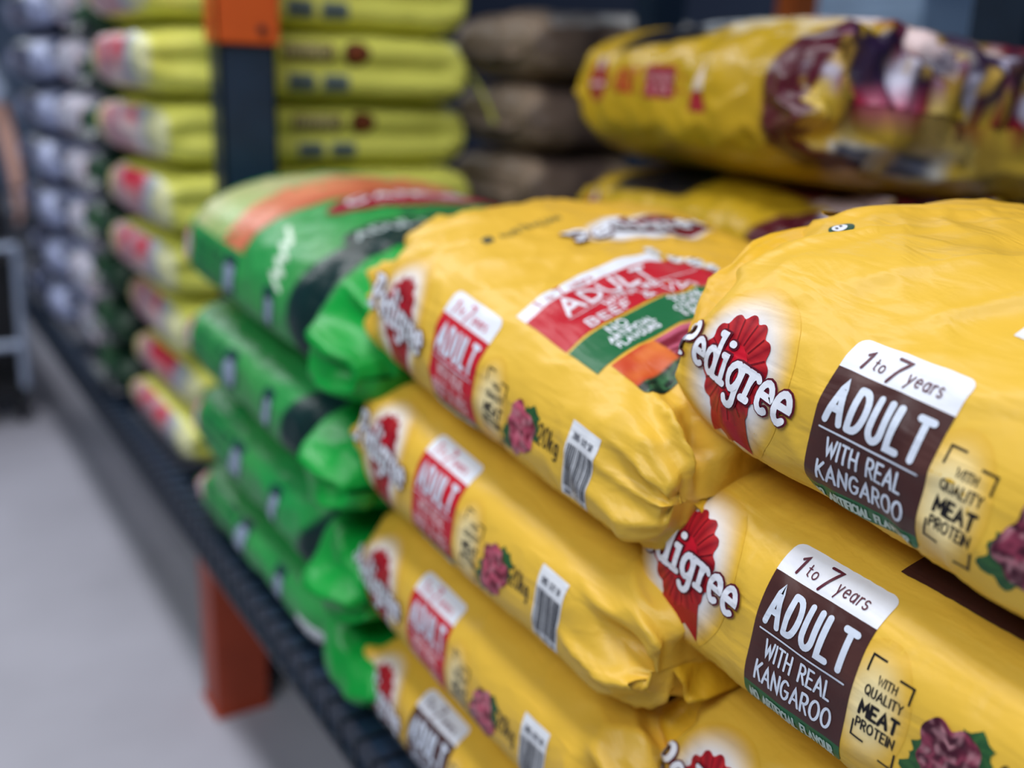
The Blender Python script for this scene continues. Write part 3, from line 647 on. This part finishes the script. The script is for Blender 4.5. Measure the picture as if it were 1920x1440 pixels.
def make_green(z, y0, y1, xf, W, Td, Tu, lab, seed, tilt=0, top=False, low=False, **kw):
    L = y1-y0; root = empty('dog_food_bag', (xf+W/2, (y0+y1)/2, z), (0, tilt, -math.pi/2)); tag(root, lab, 'dog food bag', gg)
    sk = Skin(L, W, Td, Tu, seed=seed, step=.006, wend=.004, wgen=.004, ends=(.9, .62), warp=green_end_warp(.014 if low else .034, seed), **kw)
    link('sack', sk.body(green_cols(seed, 0.0 if low else 1.0)), FILM, root)
    flap('end_seal', sk, 1, W*.5, .05, R(-50), seed+3, lin((16, 150, 60)), FILM, root, amp=.01)
    a0 = -L/2
    p = Print(); p.blob(a0+.04, .01, lambda t: (.022, .04), lambda q, t: mixc(lin((236, 206, 206)), lin((176, 60, 76)), q**2), 1, 6, 32); p.stroke([(a0+.028, -.01), (a0+.05, .025)], .006, WHITE, 2); p.build('printed_logo', sk, FILM, root)
    for (x, y, w_, h) in ((.27, -.01, .05, .05), (.46, -.018, .030, .05)):
        p = Print()
        p.rect(a0+x-.005, y-.005, a0+x+w_+.005, y+h+.005, lin((20, 60, 60)), 1, .006); p.rect(a0+x, y, a0+x+w_*.9, y+h*.8, lin((150, 166, 190)), 2, .01, slant=.2)
        p.build('printed_badge', sk, FILM, root)
    p = Print()
    for yy in (-.01, .012, .03):
        p.text('COMPLETE CANINE', a0+.17, yy, .009, .0028, lin((16, 86, 56)), 1, fit=.16)
    p.build('printed_text', sk, FILM, root)
    if low:
        p = Print(); barcode(p, L/2-.25, -.050, .085, .052, 5); p.build('barcode', sk, FILM, root)
    if top:
        def tf(x, y): return (a0+.45-y, .09+x)
        p = Print(tf)
        # big swirl of food across the face
        def sw(u, v):
            n = float(vnoise(u*4, v*5, 31))
            if v > .72: return mixc(lin((140, 186, 96)), lin((206, 200, 150)), .5+.5*n)
            return mixc(lin((236, 150, 110)), lin((190, 84, 56)), min(1, max(0, .5+.8*n)))
        N_ = 40; kx = np.array([0, .12, .28, .42]); lo_ = np.array([.335, .385, .40, .34]); up_ = np.array([.235, .22, .20, .18]); pt_ = np.array([.05, .10, .12, .12])
        for (A_, B_, v0, v1) in ((lo_, up_, 0., .7), (up_, pt_, .74, 1.)):
            pts = []; cols = []
            for i in range(N_+1):
                x_ = -.035+.46*i/N_; aa = np.interp(x_, kx, A_); bb = np.interp(x_, kx, B_)
                for j in range(13): pts.append((x_, .45-(aa+(bb-aa)*j/12))); cols.append(sw(i/N_, v0+(v1-v0)*j/12))
            p.add(pts, [(i*13+j, (i+1)*13+j, (i+1)*13+j+1, i*13+j+1) for i in range(N_) for j in range(12)], cols, 1)
        p.build('food_picture', sk, FILM, root)
        p = Print(tf); p.blob(.23, .01, lambda t: (.15, .055), lambda q, t: lin((150, 24, 50)), 3, 8, 48); p.text('CANINE', .22, .010, .026, .007, WHITE, 4, fit=.20); p.text('CHOICE', .24, -.02, .016, .004, lin((226, 120, 150)), 4, fit=.17); p.build('flavour_banner', sk, FILM, root)
        p = Print(tf); p.rect(.05, -.20, .30, -.10, lin((8, 46, 46)), 1, .02); p.text('ADULT', .12, -.14, .024, .005, lin((190, 206, 206)), 2, fit=.11); p.rect(.16, -.085, .42, -.065, lin((14, 90, 60)), 1); p.build('name_banner', sk, FILM, root)
        p = Print(tf); p.stroke([(-.05, -.06), (-.035, -.01), (-.03, -.05), (-.015, .0), (-.01, -.035), (.005, .02), (.01, -.01), (.03, .05)], .008, lin((214, 236, 214)), 1); p.build('script_lettering', sk, FILM, root)
    return root
GX = .478
GP = dict(lean=.05, pz=14, pzn=6, yend=.95)
make_green(.887, 1.09, 1.885, GX+.006, .50, .080, .130, 'green dog food bag with orange swirl picture, topmost of the green stack', 51, R(3.2), True, nd=2.4, nu=2.7, crown=.025, **GP)
make_green(.737, 1.09, 1.885, GX, .49, .074, .080, 'green dog food bag, second from the top of the green stack', 52, R(1.7), nd=2.8, nu=3.0, **GP)
make_green(.582, 1.08, 1.875, GX, .49, .076, .082, 'green dog food bag, third from the top of the green stack', 53, R(1.2), nd=2.8, nu=3.0, **GP)
make_green(.468, 1.05, 1.865, GX, .49, .056, .064, 'green dog food bag with white barcode, bottom of the green stack', 54, low=True, nd=2.8, nu=3.0, **GP)

# ================================================================= LIME BAGS, ends towards the aisle
LIME = lin((230, 230, 108)); LIMED = lin((176, 186, 30))
def make_lime(seed, T, wear=0):
    """length runs into the rack (local x = world +X); local y = world +Y, so its aisle end is local -x"""
    L, W = .70, .50
    root = empty('dog_food_bag')
    rnd = random.Random(seed)
    def wf(P, A, B, S):
        # gusset crease along the long side: two lobes per bag
        side = np.exp(-(B/.016)**2)*(1-sstep(.8, 1, np.abs(S)))
        P[..., 1] += .016*side
        return P
    sk = Skin(L, W, T/2, T/2, nd=5, nu=5, pz=7, pzn=20, pe=3.2, yend=.96, wend=.004, wgen=.002, seed=seed, step=.008, warp=wf, fine=(-.1, .1))
    me = sk.body(lambda A, B, S: np.broadcast_to(np.array(LIME), A.shape+(4,)).copy()*(1+0*A[..., None])); link('sack', me, FILM, root)
    # end panel print wraps around the aisle end
    def endc(A, B, k):
        return 0
    p = Print()
    p.rect(-.075, .010, .035, .044, lin((110, 86, 50)), 1, .004); p.text('HYPRO', -.02, .017, .020, .005, lin((224, 214, 150)), 2, fit=.09)
    p.build('printed_name', sk, FILM, root)
    p = Print(); p.blob(.085, .028, lambda t: (.030, .024), lambda q, t: mixc(lin((156, 74, 40)), lin((60, 46, 40)), q), 1, 5, 24); p.build('printed_picture', sk, FILM, root)
    for x0 in (-.065, .010):
        p = Print(); p.rect(x0, -.050, x0+.058, -.014, lin((120, 134, 130)), 1, .003)
        for k in range(8): p.stroke([(x0+.008+.006*k, -.045), (x0+.008+.006*k, -.02)], .0028, lin((40, 60, 80)), 2)
        p.build('printed_panel', sk, FILM, root)
    # red, white and grey face on the aisle end: a cap mesh following the sack, a shade proud of it
    a_lim = -L/2+.022; iA = [i for i, a in enumerate(sk.A) if a <= a_lim]; n = len(iA)
    Pn = sk.P[:n]+sk.N[:n]*.0012; nb = len(sk.B)
    Yl = Pn[..., 1]/(W/2); Zl = Pn[..., 2]/T
    c = np.zeros(Pn.shape[:2]+(4,)); c[:] = np.array(lin((236, 226, 220)))
    nz = vnoise(Yl*3+seed, Zl*3, seed); nz2 = vnoise(Yl*5, Zl*4+seed, seed+2)
    def put(mask, cc): 
        m = np.clip(mask, 0, 1)[..., None]; return c*(1-m)+np.array(lin(cc))*m
    c = put(sstep(.25, .6, Zl+.25*nz)*sstep(1.0, .4, np.abs(Yl)), (210, 30, 60))
    c = put(sstep(.05, .3, nz2), (196, 150, 160))
    c = put(sstep(.0, .35, -Yl-.15+.2*nz), (168, 176, 186))
    c = put(sstep(.55, .8, -Yl+.1*nz2), (222, 222, 170))
    c = put(sstep(.72, .86, Yl), (232, 222, 150))
    c = put(sstep(.18, .02, Zl), (176, 40, 70))
    I = np.arange(n*nb).reshape(n, nb); Q = np.stack([I[:-1, :-1], I[1:, :-1], I[1:, 1:], I[:-1, 1:]], -1).reshape(-1, 4)
    if sk.N[5, nb//2].dot(np.cross(sk.P[6, nb//2]-sk.P[5, nb//2], sk.P[5, nb//2+1]-sk.P[5, nb//2])) < 0: Q = Q[:, ::-1]
    link('end_panel', mesh_cols('end_panel', Pn.reshape(-1, 3), Q, c.reshape(-1, 4)), FILM, root)
    if seed == 61:
        q = []; 
        for lay in (0, 1):
            for i in range(13):
                u = i/12; cx_ = .345+.075*u; cz = .075-.02*u-.09*u*u+lay*.002
                for yy in (-.02, .0): q.append((cx_, -.23+yy+.01*math.sin(u*4), cz))
        F = [(2*i, 2*i+1, 2*i+3, 2*i+2) for i in range(12)]+[(26+2*i, 26+2*i+2, 26+2*i+3, 26+2*i+1) for i in range(12)]+[(2*i, 2*i+2, 28+2*i, 26+2*i) for i in range(12)]+[(2*i+1, 27+2*i, 29+2*i, 2*i+3) for i in range(12)]
        link('tear_strip', mesh_cols('tear_strip', np.array(q), F, np.tile(np.array(LIME), (52, 1))), FILM, root)
    o = flap('end_seal', sk, 1, W*.3, .045, R(-50), seed, LIME, FILM, root, amp=.006, yc=-.1)
    return root
protos = [make_lime(61, .137), make_lime(67, .137), make_lime(72, .137)]
lz = [.468, .575, .695, .830, .965, 1.103, 1.240, 1.382, 1.525, 1.667]
ords = ['bottom', 'second from the bottom', 'third from the bottom', 'fourth from the bottom', 'fifth from the bottom', 'sixth from the bottom', 'third bag down from the orange connector level', 'bag level with the orange connector', 'bag cut by the top edge of the photo', 'bag above the photo edge']
ll = ['lime bag at the bottom of its stack, resting on the shelf', 'lime bag with red and white end, second up from the shelf', 'lime bag with red and white end, third up from the shelf', 'lime bag with red and white end, fourth up from the shelf',
      'lime bag with red and white end, fifth up from the shelf', 'lime bag with red and white end, level with the top of the green stack', 'lime yellow bag behind the navy post, just above the green stack', 'lime yellow bag behind the navy post just below the orange connector',
      'lime yellow bag in the tall stack, cut by the top edge of the photo']
first = set()
for k in range(9):
    h = lz[k+1]-lz[k]; pi = k % 3; p = protos[pi]
    o = p if pi not in first else copy_tree(p); first.add(pi)
    dx = [0, .02, .01, -.012, -.016, -.02, -.036, -.036, -.03][k]
    o.location = (.518+dx+.35, 2.055+.25+[0, .0, .01, .03, .0, .02, -.01, 0, .01][k], lz[k]); o.scale = (1, 1, h/.137)
    o.rotation_euler = (0, 0, R([0, 1, -2, 1, 0, 2, -1, 0, 0][k]))
    tag(o, ll[k], 'dog food bag', 'lime yellow bags stacked behind the navy post')

# ================================================================= generic far bags
def make_far(name, seed, L, W, T, cf, mat, prints=None, n=3.0):
    root = empty(name); sk = Skin(L, W, T/2, T/2, nd=n, nu=n, pz=6, yend=.9, wend=.006, wgen=.006, seed=seed, step=.012, fine=(-.2, .25))
    link('sack', sk.body(cf), mat, root)
    for side, nm in ((1, 'end_seal'), (-1, 'far_end_seal')): flap(nm, sk, side, W*.7, .04, R(-40), seed+side, cf(np.array([[0.]]), np.array([[0.]]), np.array([[0.]]))[0, 0], mat, root)
    if prints: prints(sk, root)
    return root
def patch(c1, c2, fx, fy, seed, lo=.0, hi=.4, c3=None, s3=3):
    def fn(A, B, S):
        m = sstep(lo, hi, vnoise(A*fx, B*fy, seed))[..., None]; c = np.array(lin(c1))*(1-m)+np.array(lin(c2))*m
        if c3:
            m = sstep(.25, .5, vnoise(A*fx*1.4, B*fy*1.4, seed+s3))[..., None]; c = c*(1-m)+np.array(lin(c3))*m
        return c
    return fn
def stack(proto, n, x, y, z0, dz, yaw, labels, group, jit=.008, seed=0):
    rnd = random.Random(seed)
    for k in range(n):
        o = proto if k == 0 else copy_tree(proto)
        o.location = (x+rnd.uniform(-jit, jit), y+rnd.uniform(-jit, jit), z0+k*dz); o.rotation_euler = (0, 0, yaw+R(rnd.uniform(-2, 2)))
        tag(o, labels if isinstance(labels, str) else labels[k], 'pet food bag', group)
UPS = ['lowest', 'second', 'third', 'fourth', 'fifth', 'sixth', 'seventh', 'eighth', 'ninth', 'tenth', 'eleventh']
def strip(sk, root):
    q = Print(); q.rect(-.09, -.02, .09, -.008, lin((150, 170, 176)), 1); q.build('printed_strip', sk, FILM, root)
p = make_far('pet_food_bag', 81, .60, .30, .125, patch((22, 56, 36), (60, 110, 66), 9, 12, 3, c3=(16, 30, 34)), FILM)
stack(p, 11, .505+.30, 2.60+.15, .468, .124, 0, ['narrow dark green pet food bag, %s up in the stack just beyond the lime bags' % q for q in UPS], 'dark green bags beyond the lime bags', seed=1)
p = make_far('pet_food_bag', 83, .44, .42, .155, patch((196, 200, 216), (120, 124, 150), 9, 14, 5, c3=(210, 196, 206)), WOVEN)
stack(p, 9, .525+.21, 2.93+.22, .468, .152, -math.pi/2, ['pale grey patterned pet food bag, %s up in the stack beyond the dark green bags' % q for q in UPS], 'pale grey bags beyond the dark green ones', seed=2)
p = make_far('pet_food_bag', 85, .62, .42, .155, patch((20, 32, 62), (176, 186, 220), 8, 11, 8, .25, .45), FILM)
stack(p, 8, .50+.21, 3.42+.32, .468, .152, -math.pi/2, ['navy pet food bag with white patches, %s up in the farthest stack' % q for q in UPS], 'navy bags in the farthest stack', seed=3)

# tan bags at the back
def tanp(sk, root):
    q = Print(); q.blob(-.05, .0, lambda t: (.06, .05), lambda s_, t: mixc(lin((196, 176, 170)), lin((120, 100, 84)), s_), 1, 6, 30); q.rect(.08, -.05, .19, .01, lin((24, 32, 70)), 1, .01); q.rect(.05, .06, .2, .075, lin((110, 130, 190)), 1); q.build('printed_panel', sk, FILM, root)
p = make_far('pet_food_bag', 87, .55, .45, .17, patch((150, 130, 112), (84, 70, 64), 9, 9, 9), FILM, tanp)
for k in range(6):
    o = p if k == 0 else copy_tree(p); o.location = (1.36+.27, 1.98+.225+.01*(k % 2), .468+.165*k); o.rotation_euler = (0, 0, R(-6+3*(k % 2)))
    tag(o, ['tan brown pet food bag low in the dark stack at the back of the shelf', 'tan brown pet food bag hidden second in the dark back stack', 'tan brown pet food bag third up in the dark back stack', 'tan brown pet food bag just above the green bags in the dark back stack',
            'tan brown bag between the lime and rear yellow bags, second from the top', 'topmost tan brown pet food bag in the dark gap beside the lime bags'][k], 'pet food bag', 'tan brown bags in the dark gap at the back')

# ================================================================= REAR YELLOW STACK
def rear_cols(seed):
    def fn(A, B, S):
        n = vnoise(A*6, B*7, seed)[..., None]*.5+.5
        c = np.array(lin((196, 160, 30)))*(1-n*.3)+np.array(lin((150, 124, 40)))*n*.3; c[..., 3] = 1
        def put(m, cc):
            m = np.clip(m, 0, 1)[..., None]; return c*(1-m)+np.array(lin(cc))*m
        # maroon arc across the near end of the side, dark swoosh on the upper far side
        c = put(sstep(.66, .69, S-9*(B-.0)**2)*(1-sstep(.985, .993, S))*(B < .12), (78, 14, 34))
        c = put(sstep(.075, .082, B-.03*S)*sstep(-.68, -.6, S-B*1.5+.12)*(1-sstep(.0, .06, S))*(B < .26), (14, 16, 30))
        # front panel: meat picture colours towards the near end
        m1 = sstep(.145, .17, B)*sstep(.30, .45, S)
        nn = vnoise(A*14, B*10, seed+3)
        c = put(m1*sstep(-.1, .2, nn), (120, 24, 46)); c = put(m1*sstep(.1, .4, -nn), (52, 26, 60)); c = put(m1*sstep(.25, .5, vnoise(A*22, B*16, seed+6)), (214, 190, 190))
        return c
    return fn
def make_rear(z, lab, seed, T, loc, yaw, roll, prints=True, L=.64, W=.56):
    root = empty('dog_food_bag', (loc[0], loc[1], z), (roll, 0, yaw)); tag(root, lab, 'dog food bag', 'rear yellow bags behind the middle stack')
    sk = Skin(L, W, T*.5, T*.5, nd=3.4, nu=3.2, pz=24, pzn=6, pe=3, yend=.99, wend=.012, wgen=.005, seed=seed, step=.006, ends=(.9, .62), fine=(-.12, .5), crown=.02, bfreq=26)
    # the near end face: crumpled foil, printed with its own panel
    m = len(sk.A); nxx = np.abs(sk.N[..., 0]); Yn = sk.P[..., 1]/(W/2); Zn = sk.P[..., 2]/T
    e = (sstep(.55, .78, nxx)*(sk.P[..., 0] > 0)); ef = sstep(.6, .9, sk.P[..., 0]/(L/2))
    cr = ridge(vnoise(Yn*5.5+Zn*2.5, Zn*3.2-Yn*1.2, seed+40))*.018+ridge(vnoise(Yn*11-Zn*4, Zn*6+Yn*2, seed+44))*.008
    sk.P[..., 0] += ef*cr*1.1; sk.P[..., 2] += ef*sstep(.3, .8, Zn)*cr*.6
    sk.P[:, -1] = sk.P[:, 0]
    base = rear_cols(seed)
    def rc_(A, B, S):
        c = base(A, B, S); n1 = vnoise(Yn*7, Zn*6, seed+50); n2 = vnoise(Yn*10+Zn*3, Zn*7, seed+52); n3 = vnoise(Yn*13, Zn*11, seed+55)
        f = np.zeros_like(c); f[:] = np.array(lin((204, 172, 56)))
        def put(mk, cc):
            mk = np.clip(mk, 0, 1)[..., None]; return f*(1-mk)+np.array(lin(cc))*mk
        f = put(sstep(.0, .5, n1)*.7, (128, 104, 40)); f = put(sstep(.2, .5, n3)*.5, (232, 214, 140))
        up = sstep(.60, .68, Zn+.12*n1+.04)
        f = put(up, (96, 24, 50)); f = put(up*sstep(-.05, .15, n2), (150, 104, 130)); f = put(up*sstep(.1, .3, n3), (206, 206, 232)); f = put(up*sstep(.15, .4, -n2), (44, 28, 60)); f = put(up*sstep(.3, .5, n1), (206, 170, 80))
        ov = lambda y0, z0, ry, rz: 1-sstep(.85, 1.1, np.sqrt(((Yn-y0)/ry)**2+((Zn-z0)/rz)**2))
        rt = lambda y0, z0, ry, rz: (1-sstep(.9, 1.05, np.abs(Yn-y0)/ry))*(1-sstep(.9, 1.05, np.abs(Zn-z0)/rz))
        f = put(ov(-.60, .50, .22, .11), (166, 30, 62)); f = put(ov(-.58, .50, .15, .04)*.8, (200, 110, 140))
        for k, y0 in enumerate((-.08, .08, .24, .40)): f = put(ov(y0, .48, .06, .09)-ov(y0, .48, .025, .045)*(k % 2), (140, 28, 36))
        for y0, ry in ((-.70, .13), (-.30, .18)):
            f = put(rt(y0, .21, ry+.02, .085), (214, 214, 206)); f = put(rt(y0, .21, ry-.01, .062), (58, 66, 92)); f = put(rt(y0, .21, ry-.03, .02)*.6, (150, 156, 176))
        f = put(ov(-.86, .06, .07, .06), (120, 24, 30))
        ee = e[..., None]; return c*(1-ee)+f*ee
    link('sack', sk.body(rc_), FOIL, root)
    flap('far_end_seal', sk, -1, W*.75, .05, R(-60), seed, lin((190, 160, 50)), FOIL, root, amp=.010)
    if prints:
        a0 = -L/2
        p = Print(); p.blob(a0+.075, .012, lambda t: (.034, .036), lambda q, t: lin((150, 28, 44)), 1, 6, 30); p.stroke([(a0+.055, .006), (a0+.095, .006)], .008, lin((214, 170, 180)), 2); p.blob(a0+.078, .04, lambda t: (.010, .012), lambda q, t: lin((200, 190, 190)), 2, 3, 12)
        p.build('round_emblem', sk, FOIL, root)
        p = Print(); p.text('ADULT', a0+.175, -.004, .034, .006, lin((170, 40, 34)), 1, fit=.07); p.rect(a0+.235, -.012, a0+.315, .036, lin((150, 28, 50)), 1, .004)
        p.text('CHICKEN', a0+.275, .014, .010, .002, lin((226, 170, 180)), 2, fit=.066); p.text('& RICE', a0+.275, -.003, .010, .002, lin((226, 170, 180)), 2, fit=.05)
        for yy in (.0, .02): p.blob(a0+.337, yy, lambda t: (.005, .005), lambda q, t: lin((170, 40, 34)), 1, 2, 10)
        p.poly([(a0+.365, -.028), (a0+.41, -.028), (a0+.40, .0), (a0+.373, .0)], lin((160, 34, 50)), 1, 4); p.poly([(a0+.372, .002), (a0+.402, .002), (a0+.391, .042)], lin((220, 204, 190)), 1, 4)
        p.build('side_lettering', sk, FOIL, root)
        # prints on the closed near end: laid on the end face
        ex = Print(lambda x, y: (x, y))
    return root, sk
def end_print(sk, root, name, items):
    """flat marks on the near end face of a sack; (u across in local y, v height)"""
    V = []; F = []; C = []
    A = sk.A; m = len(A)//2
    zone = sk.P[m:]; zN = sk.N[m:]
    def surf(u, v):
        d = (zone[..., 1]-u)**2+(zone[..., 2]-v)**2+1e3*(zone[..., 0] < .86*sk.L/2)
        i, j = np.unravel_index(np.argmin(d), d.shape); q = zone[i, j]; return Vector(q)+Vector(zN[i, j])*.002
    for (kind, u, v, w_, h, c) in items:
        nx, ny = 8, 5; b = len(V)
        for jy in range(ny+1):
            for ix in range(nx+1):
                uu_, vv = ix/nx*2-1, jy/ny*2-1
                if kind == 'oval': uu_, vv = uu_*math.sqrt(1-vv*vv/2), vv*math.sqrt(1-uu_*uu_/2)
                V.append(tuple(surf(u+uu_*w_/2, v+vv*h/2))); C.append(lin(c))
        F += [(b+j*(nx+1)+i, b+j*(nx+1)+i+1, b+(j+1)*(nx+1)+i+1, b+(j+1)*(nx+1)+i) for j in range(ny) for i in range(nx)]
    return link(name, mesh_cols(name, np.array(V), F, np.array(C)), FOIL, root)
RY = R(-90+25)*-1
def rear_place(): pass
yaw_r = R(-100)      # local +x points to the near end
rc = (1.35, 1.19)
hid = None
for k, z in enumerate((.468, .642, .816)):
    if hid is None: hid, _ = make_rear(z, 'yellow dog food bag', 90, .175, rc, yaw_r, 0, False); o = hid
    else: o = copy_tree(hid); o.location.z = z
    o['label'] = ['bottom yellow dog food bag of the rear stack', 'yellow dog food bag second from the bottom of the rear stack', 'yellow dog food bag in the middle of the rear stack'][k]
r2, s2 = make_rear(.975, 'yellow dog food bag under the glossy one in the rear stack', 92, .18, rc, yaw_r, R(0))
r1, s1 = make_rear(1.152, 'glossy yellow dog food bag with crinkled maroon printed end, topmost of the rear stack', 95, .225, (rc[0]-.02, rc[1]-.01), yaw_r+R(1), R(-6))

# things glimpsed beyond the rack
t = empty('aisle_backdrop', (2.75, 2.1, 0)); tag(t, 'pale blue carton standing in for the bright aisle seen over the glossy rear bag', 'backdrop')  # block added in place of the brightly lit aisle behind the rack
PB = mat_plain('pale_blue_backdrop', (170, 204, 240), .6, noise=.1)
boxes('backdrop_body', [(-.22, .22, -.2, .2, 0, 1.60)], PB, t, .004); boxes('backdrop_lid', [(-.225, .225, -.205, .205, 1.56, 1.62)], PB, t, .004)
t = empty('orange_post', (2.20, 2.05, 0)); tag(t, 'orange post glimpsed between the carton and the glossy rear bag', 'post')
boxes('post', [(-.05, .05, -.03, .03, .01, 2.2)], mat_plain('bright_orange', (250, 130, 60), .5, noise=.1), t, .003); boxes('foot_plate', [(-.08, .08, -.07, .07, 0, .012)], NAVY, t)

# ================================================================= TROLLEY AND PERSON
STEEL = mat_plain('pale_steel', (176, 190, 214), .35, metal=.4); BLK = mat_plain('black_rubber', (18, 20, 26), .6)
def tube(bm, p, q, r, n=10):
    p, q = Vector(p), Vector(q); d = q-p
    m = Matrix.Translation((p+q)/2)@d.to_track_quat('Z', 'Y').to_matrix().to_4x4()
    bmesh.ops.create_cone(bm, cap_ends=True, segments=n, radius1=r, radius2=r, depth=d.length, matrix=m)
def tubes(name, L, mat, parent):
    bm = bmesh.new()
    for p, q, r in L: tube(bm, p, q, r)
    me = bpy.data.meshes.new(name); bm.to_mesh(me); bm.free(); return link(name, me, mat, parent)
tr = empty('platform_trolley', (.22, 4.05, 0)); tag(tr, 'steel platform trolley with a black base at the far left edge', 'trolley')
tubes('frame', [((.22, -.05, .12), (.235, -.05, .66), .016), ((-.24, -.05, .12), (-.24, -.05, .66), .016), ((.235, -.05, .66), (-.24, -.05, .66), .014), ((.22, -.05, .30), (-.24, -.05, .30), .016)], STEEL, tr)
boxes('platform', [(-.25, .235, -.07, .55, .10, .15)], BLK, tr, .01)
for x in (-.22, .2):
    for y in (-.02, .50):
        bm = bmesh.new(); bmesh.ops.create_cone(bm, cap_ends=True, segments=20, radius1=.05, radius2=.05, depth=.025, matrix=Matrix.Translation((x, y, .05))@Matrix.Rotation(R(90), 4, 'Y')); me = bpy.data.meshes.new('wheel'); bm.to_mesh(me); bm.free(); link('wheel', me, BLK, tr)
ct = empty('storage_crate', (.22, 4.32, .151)); tag(ct, 'black crate standing on the platform trolley', 'crate')
boxes('crate_body', [(-.22, .225, -.20, -.19, 0, .44), (-.22, .225, .19, .20, 0, .44), (-.22, -.21, -.19, .19, 0, .44), (.215, .225, -.19, .19, 0, .44), (-.22, .225, -.2, .2, 0, .01)], BLK, ct, .002)
boxes('crate_rim', [(-.232, .237, -.212, -.198, .40, .445), (-.232, .237, .198, .212, .40, .445), (-.232, -.218, -.198, .198, .40, .445), (.223, .237, -.198, .198, .40, .445)], BLK, ct, .002)

SKIN = mat_plain('skin', (205, 160, 145), .5); SHIRT = mat_plain('pale_blue_shirt', (180, 196, 222), .8, bump=.2); SHORT = mat_plain('dark_shorts', (26, 26, 34), .8, bump=.2); HAIR = mat_plain('dark_hair', (40, 30, 26), .6)
def skinned(name, verts, edges, radii, mat, parent, sub=2):
    me = bpy.data.meshes.new(name); me.from_pydata(verts, edges, []); o = link(name, me, mat, parent)
    m = o.modifiers.new('skin', 'SKIN'); m.use_smooth_shade = True
    for i, r_ in enumerate(radii):
        me.skin_vertices[0].data[i].radius = r_ if hasattr(r_, '__len__') else (r_, r_)
    me.skin_vertices[0].data[0].use_root = True
    s = o.modifiers.new('sub', 'SUBSURF'); s.levels = sub; s.render_levels = sub
    return o
pe = empty('person', (.35, 4.95, 0), (0, 0, R(180))); tag(pe, 'person in pale blue shirt and dark shorts standing behind the platform trolley', 'person')
# local: x right, y forward (towards camera after rotation)
V = [(0, 0, .82), (0, .01, .98), (0, .0, 1.14), (0, 0, 1.29), (0, .01, 1.37), (0, .02, 1.43), (0, .02, 1.50), (0, .015, 1.56),
     (.09, 0, .77), (.10, .02, .44), (.10, -.01, .08), (.10, .09, .03), (-.09, 0, .77), (-.10, .02, .44), (-.10, -.01, .08), (-.10, .09, .03),
     (.16, 0, 1.27), (.20, .02, 1.02), (.20, .12, .84), (.20, .16, .77), (-.16, 0, 1.27), (-.215, .03, 1.02), (-.225, .16, .84), (-.22, .20, .77)]
Ed = [(0, 1), (1, 2), (2, 3), (3, 4), (4, 5), (5, 6), (6, 7), (0, 8), (8, 9), (9, 10), (10, 11), (0, 12), (12, 13), (13, 14), (14, 15), (3, 16), (16, 17), (17, 18), (18, 19), (3, 20), (20, 21), (21, 22), (22, 23)]
Rr = [(.13, .10), (.12, .09), (.14, .10), (.12, .09), .05, (.06, .07), (.072, .085), (.055, .065), .085, .055, .036, .03, .085, .055, .036, .03, .055, .042, .03, .028, .055, .042, .032, .028]
skinned('body', V, Ed, Rr, SKIN, pe)
# hands: five fingers each
hv, he, hr = [], [], []
for sx in (1, -1):
    bx = .20 if sx == 1 else -.22; by = .165 if sx == 1 else .205
    root_i = len(hv); hv.append((bx, by, .765)); hr.append(.022); palm = len(hv); hv.append((bx, by+.02, .72)); hr.append((.014, .03)); he.append((root_i, palm))
    for f, (dy, ln) in enumerate(((-.026, .055), (-.009, .066), (.009, .062), (.026, .048))):
        a = len(hv); hv += [(bx, by+.024+dy, .70), (bx-.006*sx, by+.028+dy, .70-ln*.55), (bx-.018*sx, by+.028+dy, .70-ln)]; hr += [.009, .0085, .0075]; he += [(palm, a), (a, a+1), (a+1, a+2)]
    a = len(hv); hv += [(bx-.012*sx, by+.05, .735), (bx-.018*sx, by+.066, .70)]; hr += [.010, .008]; he += [(root_i, a), (a, a+1)]
    skinned('hand', hv, he, hr, SKIN, pe, 1); hv, he, hr = [], [], []
V = [(0, 0, .78), (0, .01, .98), (0, 0, 1.14), (0, 0, 1.29), (0, 0, 1.335), (.16, 0, 1.27), (.195, .015, 1.10), (-.16, 0, 1.27), (-.205, .02, 1.10)]
skinned('shirt', V, [(0, 1), (1, 2), (2, 3), (3, 4), (3, 5), (5, 6), (3, 7), (7, 8)], [(.165, .13), (.155, .12), (.16, .12), (.135, .10), .06, .068, .062, .068, .062], SHIRT, pe)
skinned('shorts', [(0, 0, .86), (.09, 0, .76), (.10, .012, .50), (-.09, 0, .76), (-.10, .012, .50)], [(0, 1), (1, 2), (0, 3), (3, 4)], [(.145, .112), .095, .082, .095, .082], SHORT, pe)
skinned('hair', [(0, .0, 1.52), (0, -.01, 1.57), (0, .0, 1.60)], [(0, 1), (1, 2)], [(.07, .085), (.075, .085), (.05, .06)], HAIR, pe)
FACE = mat_plain('face_dark', (60, 40, 38), .5)
for x in (-.028, .028):
    bm = bmesh.new(); bmesh.ops.create_uvsphere(bm, u_segments=10, v_segments=8, radius=.010, matrix=Matrix.Translation((x, .098, 1.50))); me = bpy.data.meshes.new('eye'); bm.to_mesh(me); bm.free(); link('eye', me, FACE, pe)
skinned('nose', [(0, .092, 1.495), (0, .112, 1.465)], [(0, 1)], [.008, .011], SKIN, pe, 1)
boxes('mouth', [(-.022, .022, .082, .094, 1.432, 1.440)], mat_plain('lips', (170, 90, 90), .5), pe, .003)
for x in (-.078, .078): skinned('ear', [(x, .01, 1.51), (x, .005, 1.47)], [(0, 1)], [.013, .010], SKIN, pe, 1)
for x in (-.10, .10):
    skinned('shoe', [(x, -.03, .035), (x, .06, .035), (x, .14, .028)], [(0, 1), (1, 2)], [(.042, .036), (.045, .036), (.036, .026)], BLK, pe, 1)
